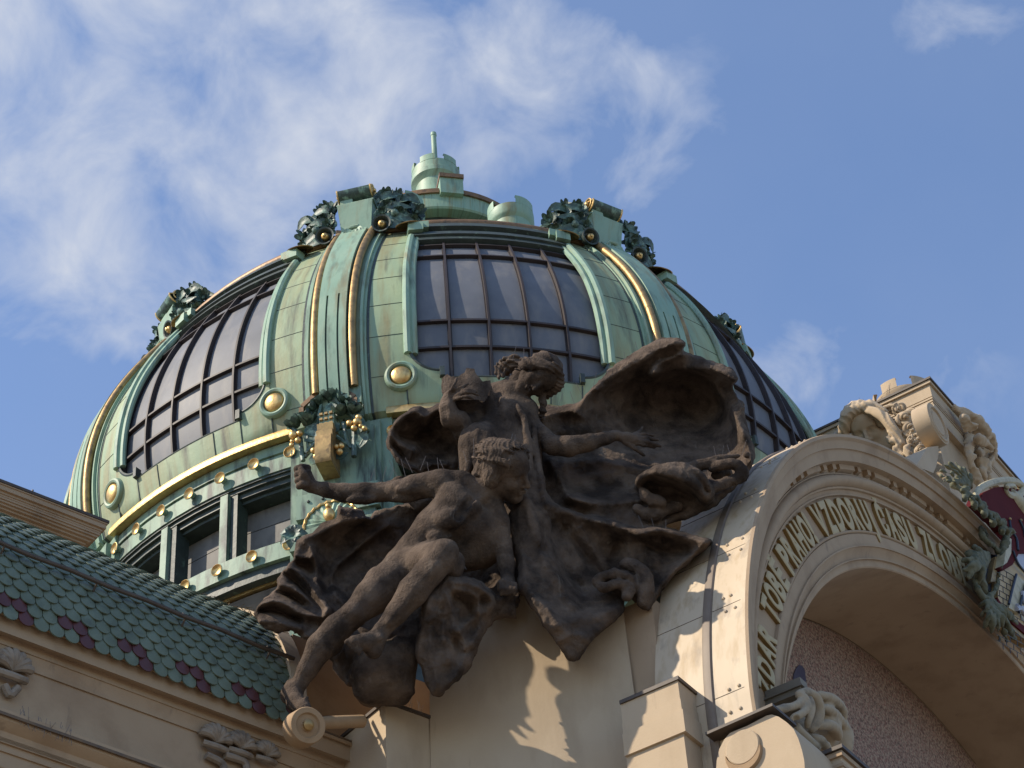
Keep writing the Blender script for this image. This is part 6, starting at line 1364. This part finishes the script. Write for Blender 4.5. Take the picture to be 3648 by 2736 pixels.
# ================================================================== CARVED SHELLS ON THE FRIEZE OF THE WING
def shell(px, py, r, up, name='shell_ornament'):
    mb = MB(); o = WG.pix(px, py, .03)
    for a in np.linspace(-1.25, 1.25, 7):
        d = WG.a*math.sin(a)+ZUP*math.cos(a)*up; mb.tube(spline([o-d*r*.15+WG.n*.02, o+d*r*.45+WG.n*.13, o+d*r*.9+WG.n*.10, o+d*r*1.05+WG.n*.01], 8), np.array([.25, .5, .8, 1, 1.1, 1.1, .9, .5])*r*.22, 8)
    mb.tube(spline([o-WG.a*r*.8-ZUP*r*.3*up+WG.n*.05, o-ZUP*r*.45*up+WG.n*.12, o+WG.a*r*.8-ZUP*r*.3*up+WG.n*.05], 8), r*.2, 8)
    mb.build(name, mat('greyed_stucco', (.24, .19, .14), .9, var=(.30, .24, .18), vscale=4, stain=(.15, .115, .085), stscale=5, bump=.2, bscale=20) if 'greyed_stucco' not in bpy.data.materials else bpy.data.materials['greyed_stucco'], wing)
shell(35, 2395, .30, 1); shell(760, 2650, .26, 1); shell(848, 2672, .25, 1); shell(940, 2700, .22, 1)
for P in ([(735, 2690), (790, 2720), (800, 2760)], [(800, 2690), (870, 2715), (880, 2760)], [(15, 2440), (35, 2475), (65, 2450)]): mb = MB(); mb.tube(spline([WG.pix(x, y, .08) for x, y in P], 8), .06, 8); mb.build('frieze_leaf', bpy.data.materials['greyed_stucco'], wing)
# ================================================================== BIRD SPIKES
MT['wire'] = mat('dull_wire', (.16, .13, .11), .5, .6)
def spikes(name, spots, parent, pl, L=.30, seed=1):
    mb = MB(); rnd = random.Random(seed)
    for x, y, w in spots[::2] if len(spots) > 30 else spots:
        p = pl.pix(x, y, w); d = ZUP*L*rnd.uniform(.6, 1.1)+pl.a*rnd.uniform(-.10, .10)+pl.n*rnd.uniform(-.05, .05); mb.tube([p-d*.15, p+d], .0034, 3, False)
    o = mb.build(name, MT['wire'], parent); o['kind'] = 'stuff'
rnd = random.Random(9)
def along(pts, n, w, j=6): 
    s_ = spline(pts, n); return [(x+rnd.uniform(-j, j), y+rnd.uniform(-j, j)+6, w) for x, y in s_]
spikes('bird_spikes', along([(1320, 1705), (1400, 1690), (1500, 1668), (1600, 1665)], 22, .9)+along([(1660, 1640), (1720, 1600), (1800, 1590), (1850, 1590)], 12, 1.1)+along([(1830, 1265), (1880, 1262)], 4, .7)+along([(2170, 1320), (2260, 1262), (2350, 1205)], 8, .3)+along([(2550, 1620), (2600, 1615), (2660, 1610)], 8, .3)+along([(1930, 1440), (2040, 1430), (2120, 1375)], 9, -.05)+along([(1590, 1935), (1680, 2050)], 5, 1.0)+along([(2290, 1880), (2370, 1890)], 5, .4), grp, SP)
spikes('bird_spikes', along([(1330, 2500), (1420, 2515), (1500, 2540)], 26, -.2, 10), ped, PILL, .28)
spikes('bird_spikes', [(k4(x, y)[0], k4(x, y)[1], 0) for x, y, _w in along([(120, 880), (330, 560), (480, 440), (700, 450), (880, 340), (920, 200)], 40, 0, 12)], crown, CBL, .34)
spikes('bird_spikes', along([(60, 2560), (150, 2600), (260, 2640)], 22, .33, 8), wing, WG, .26)
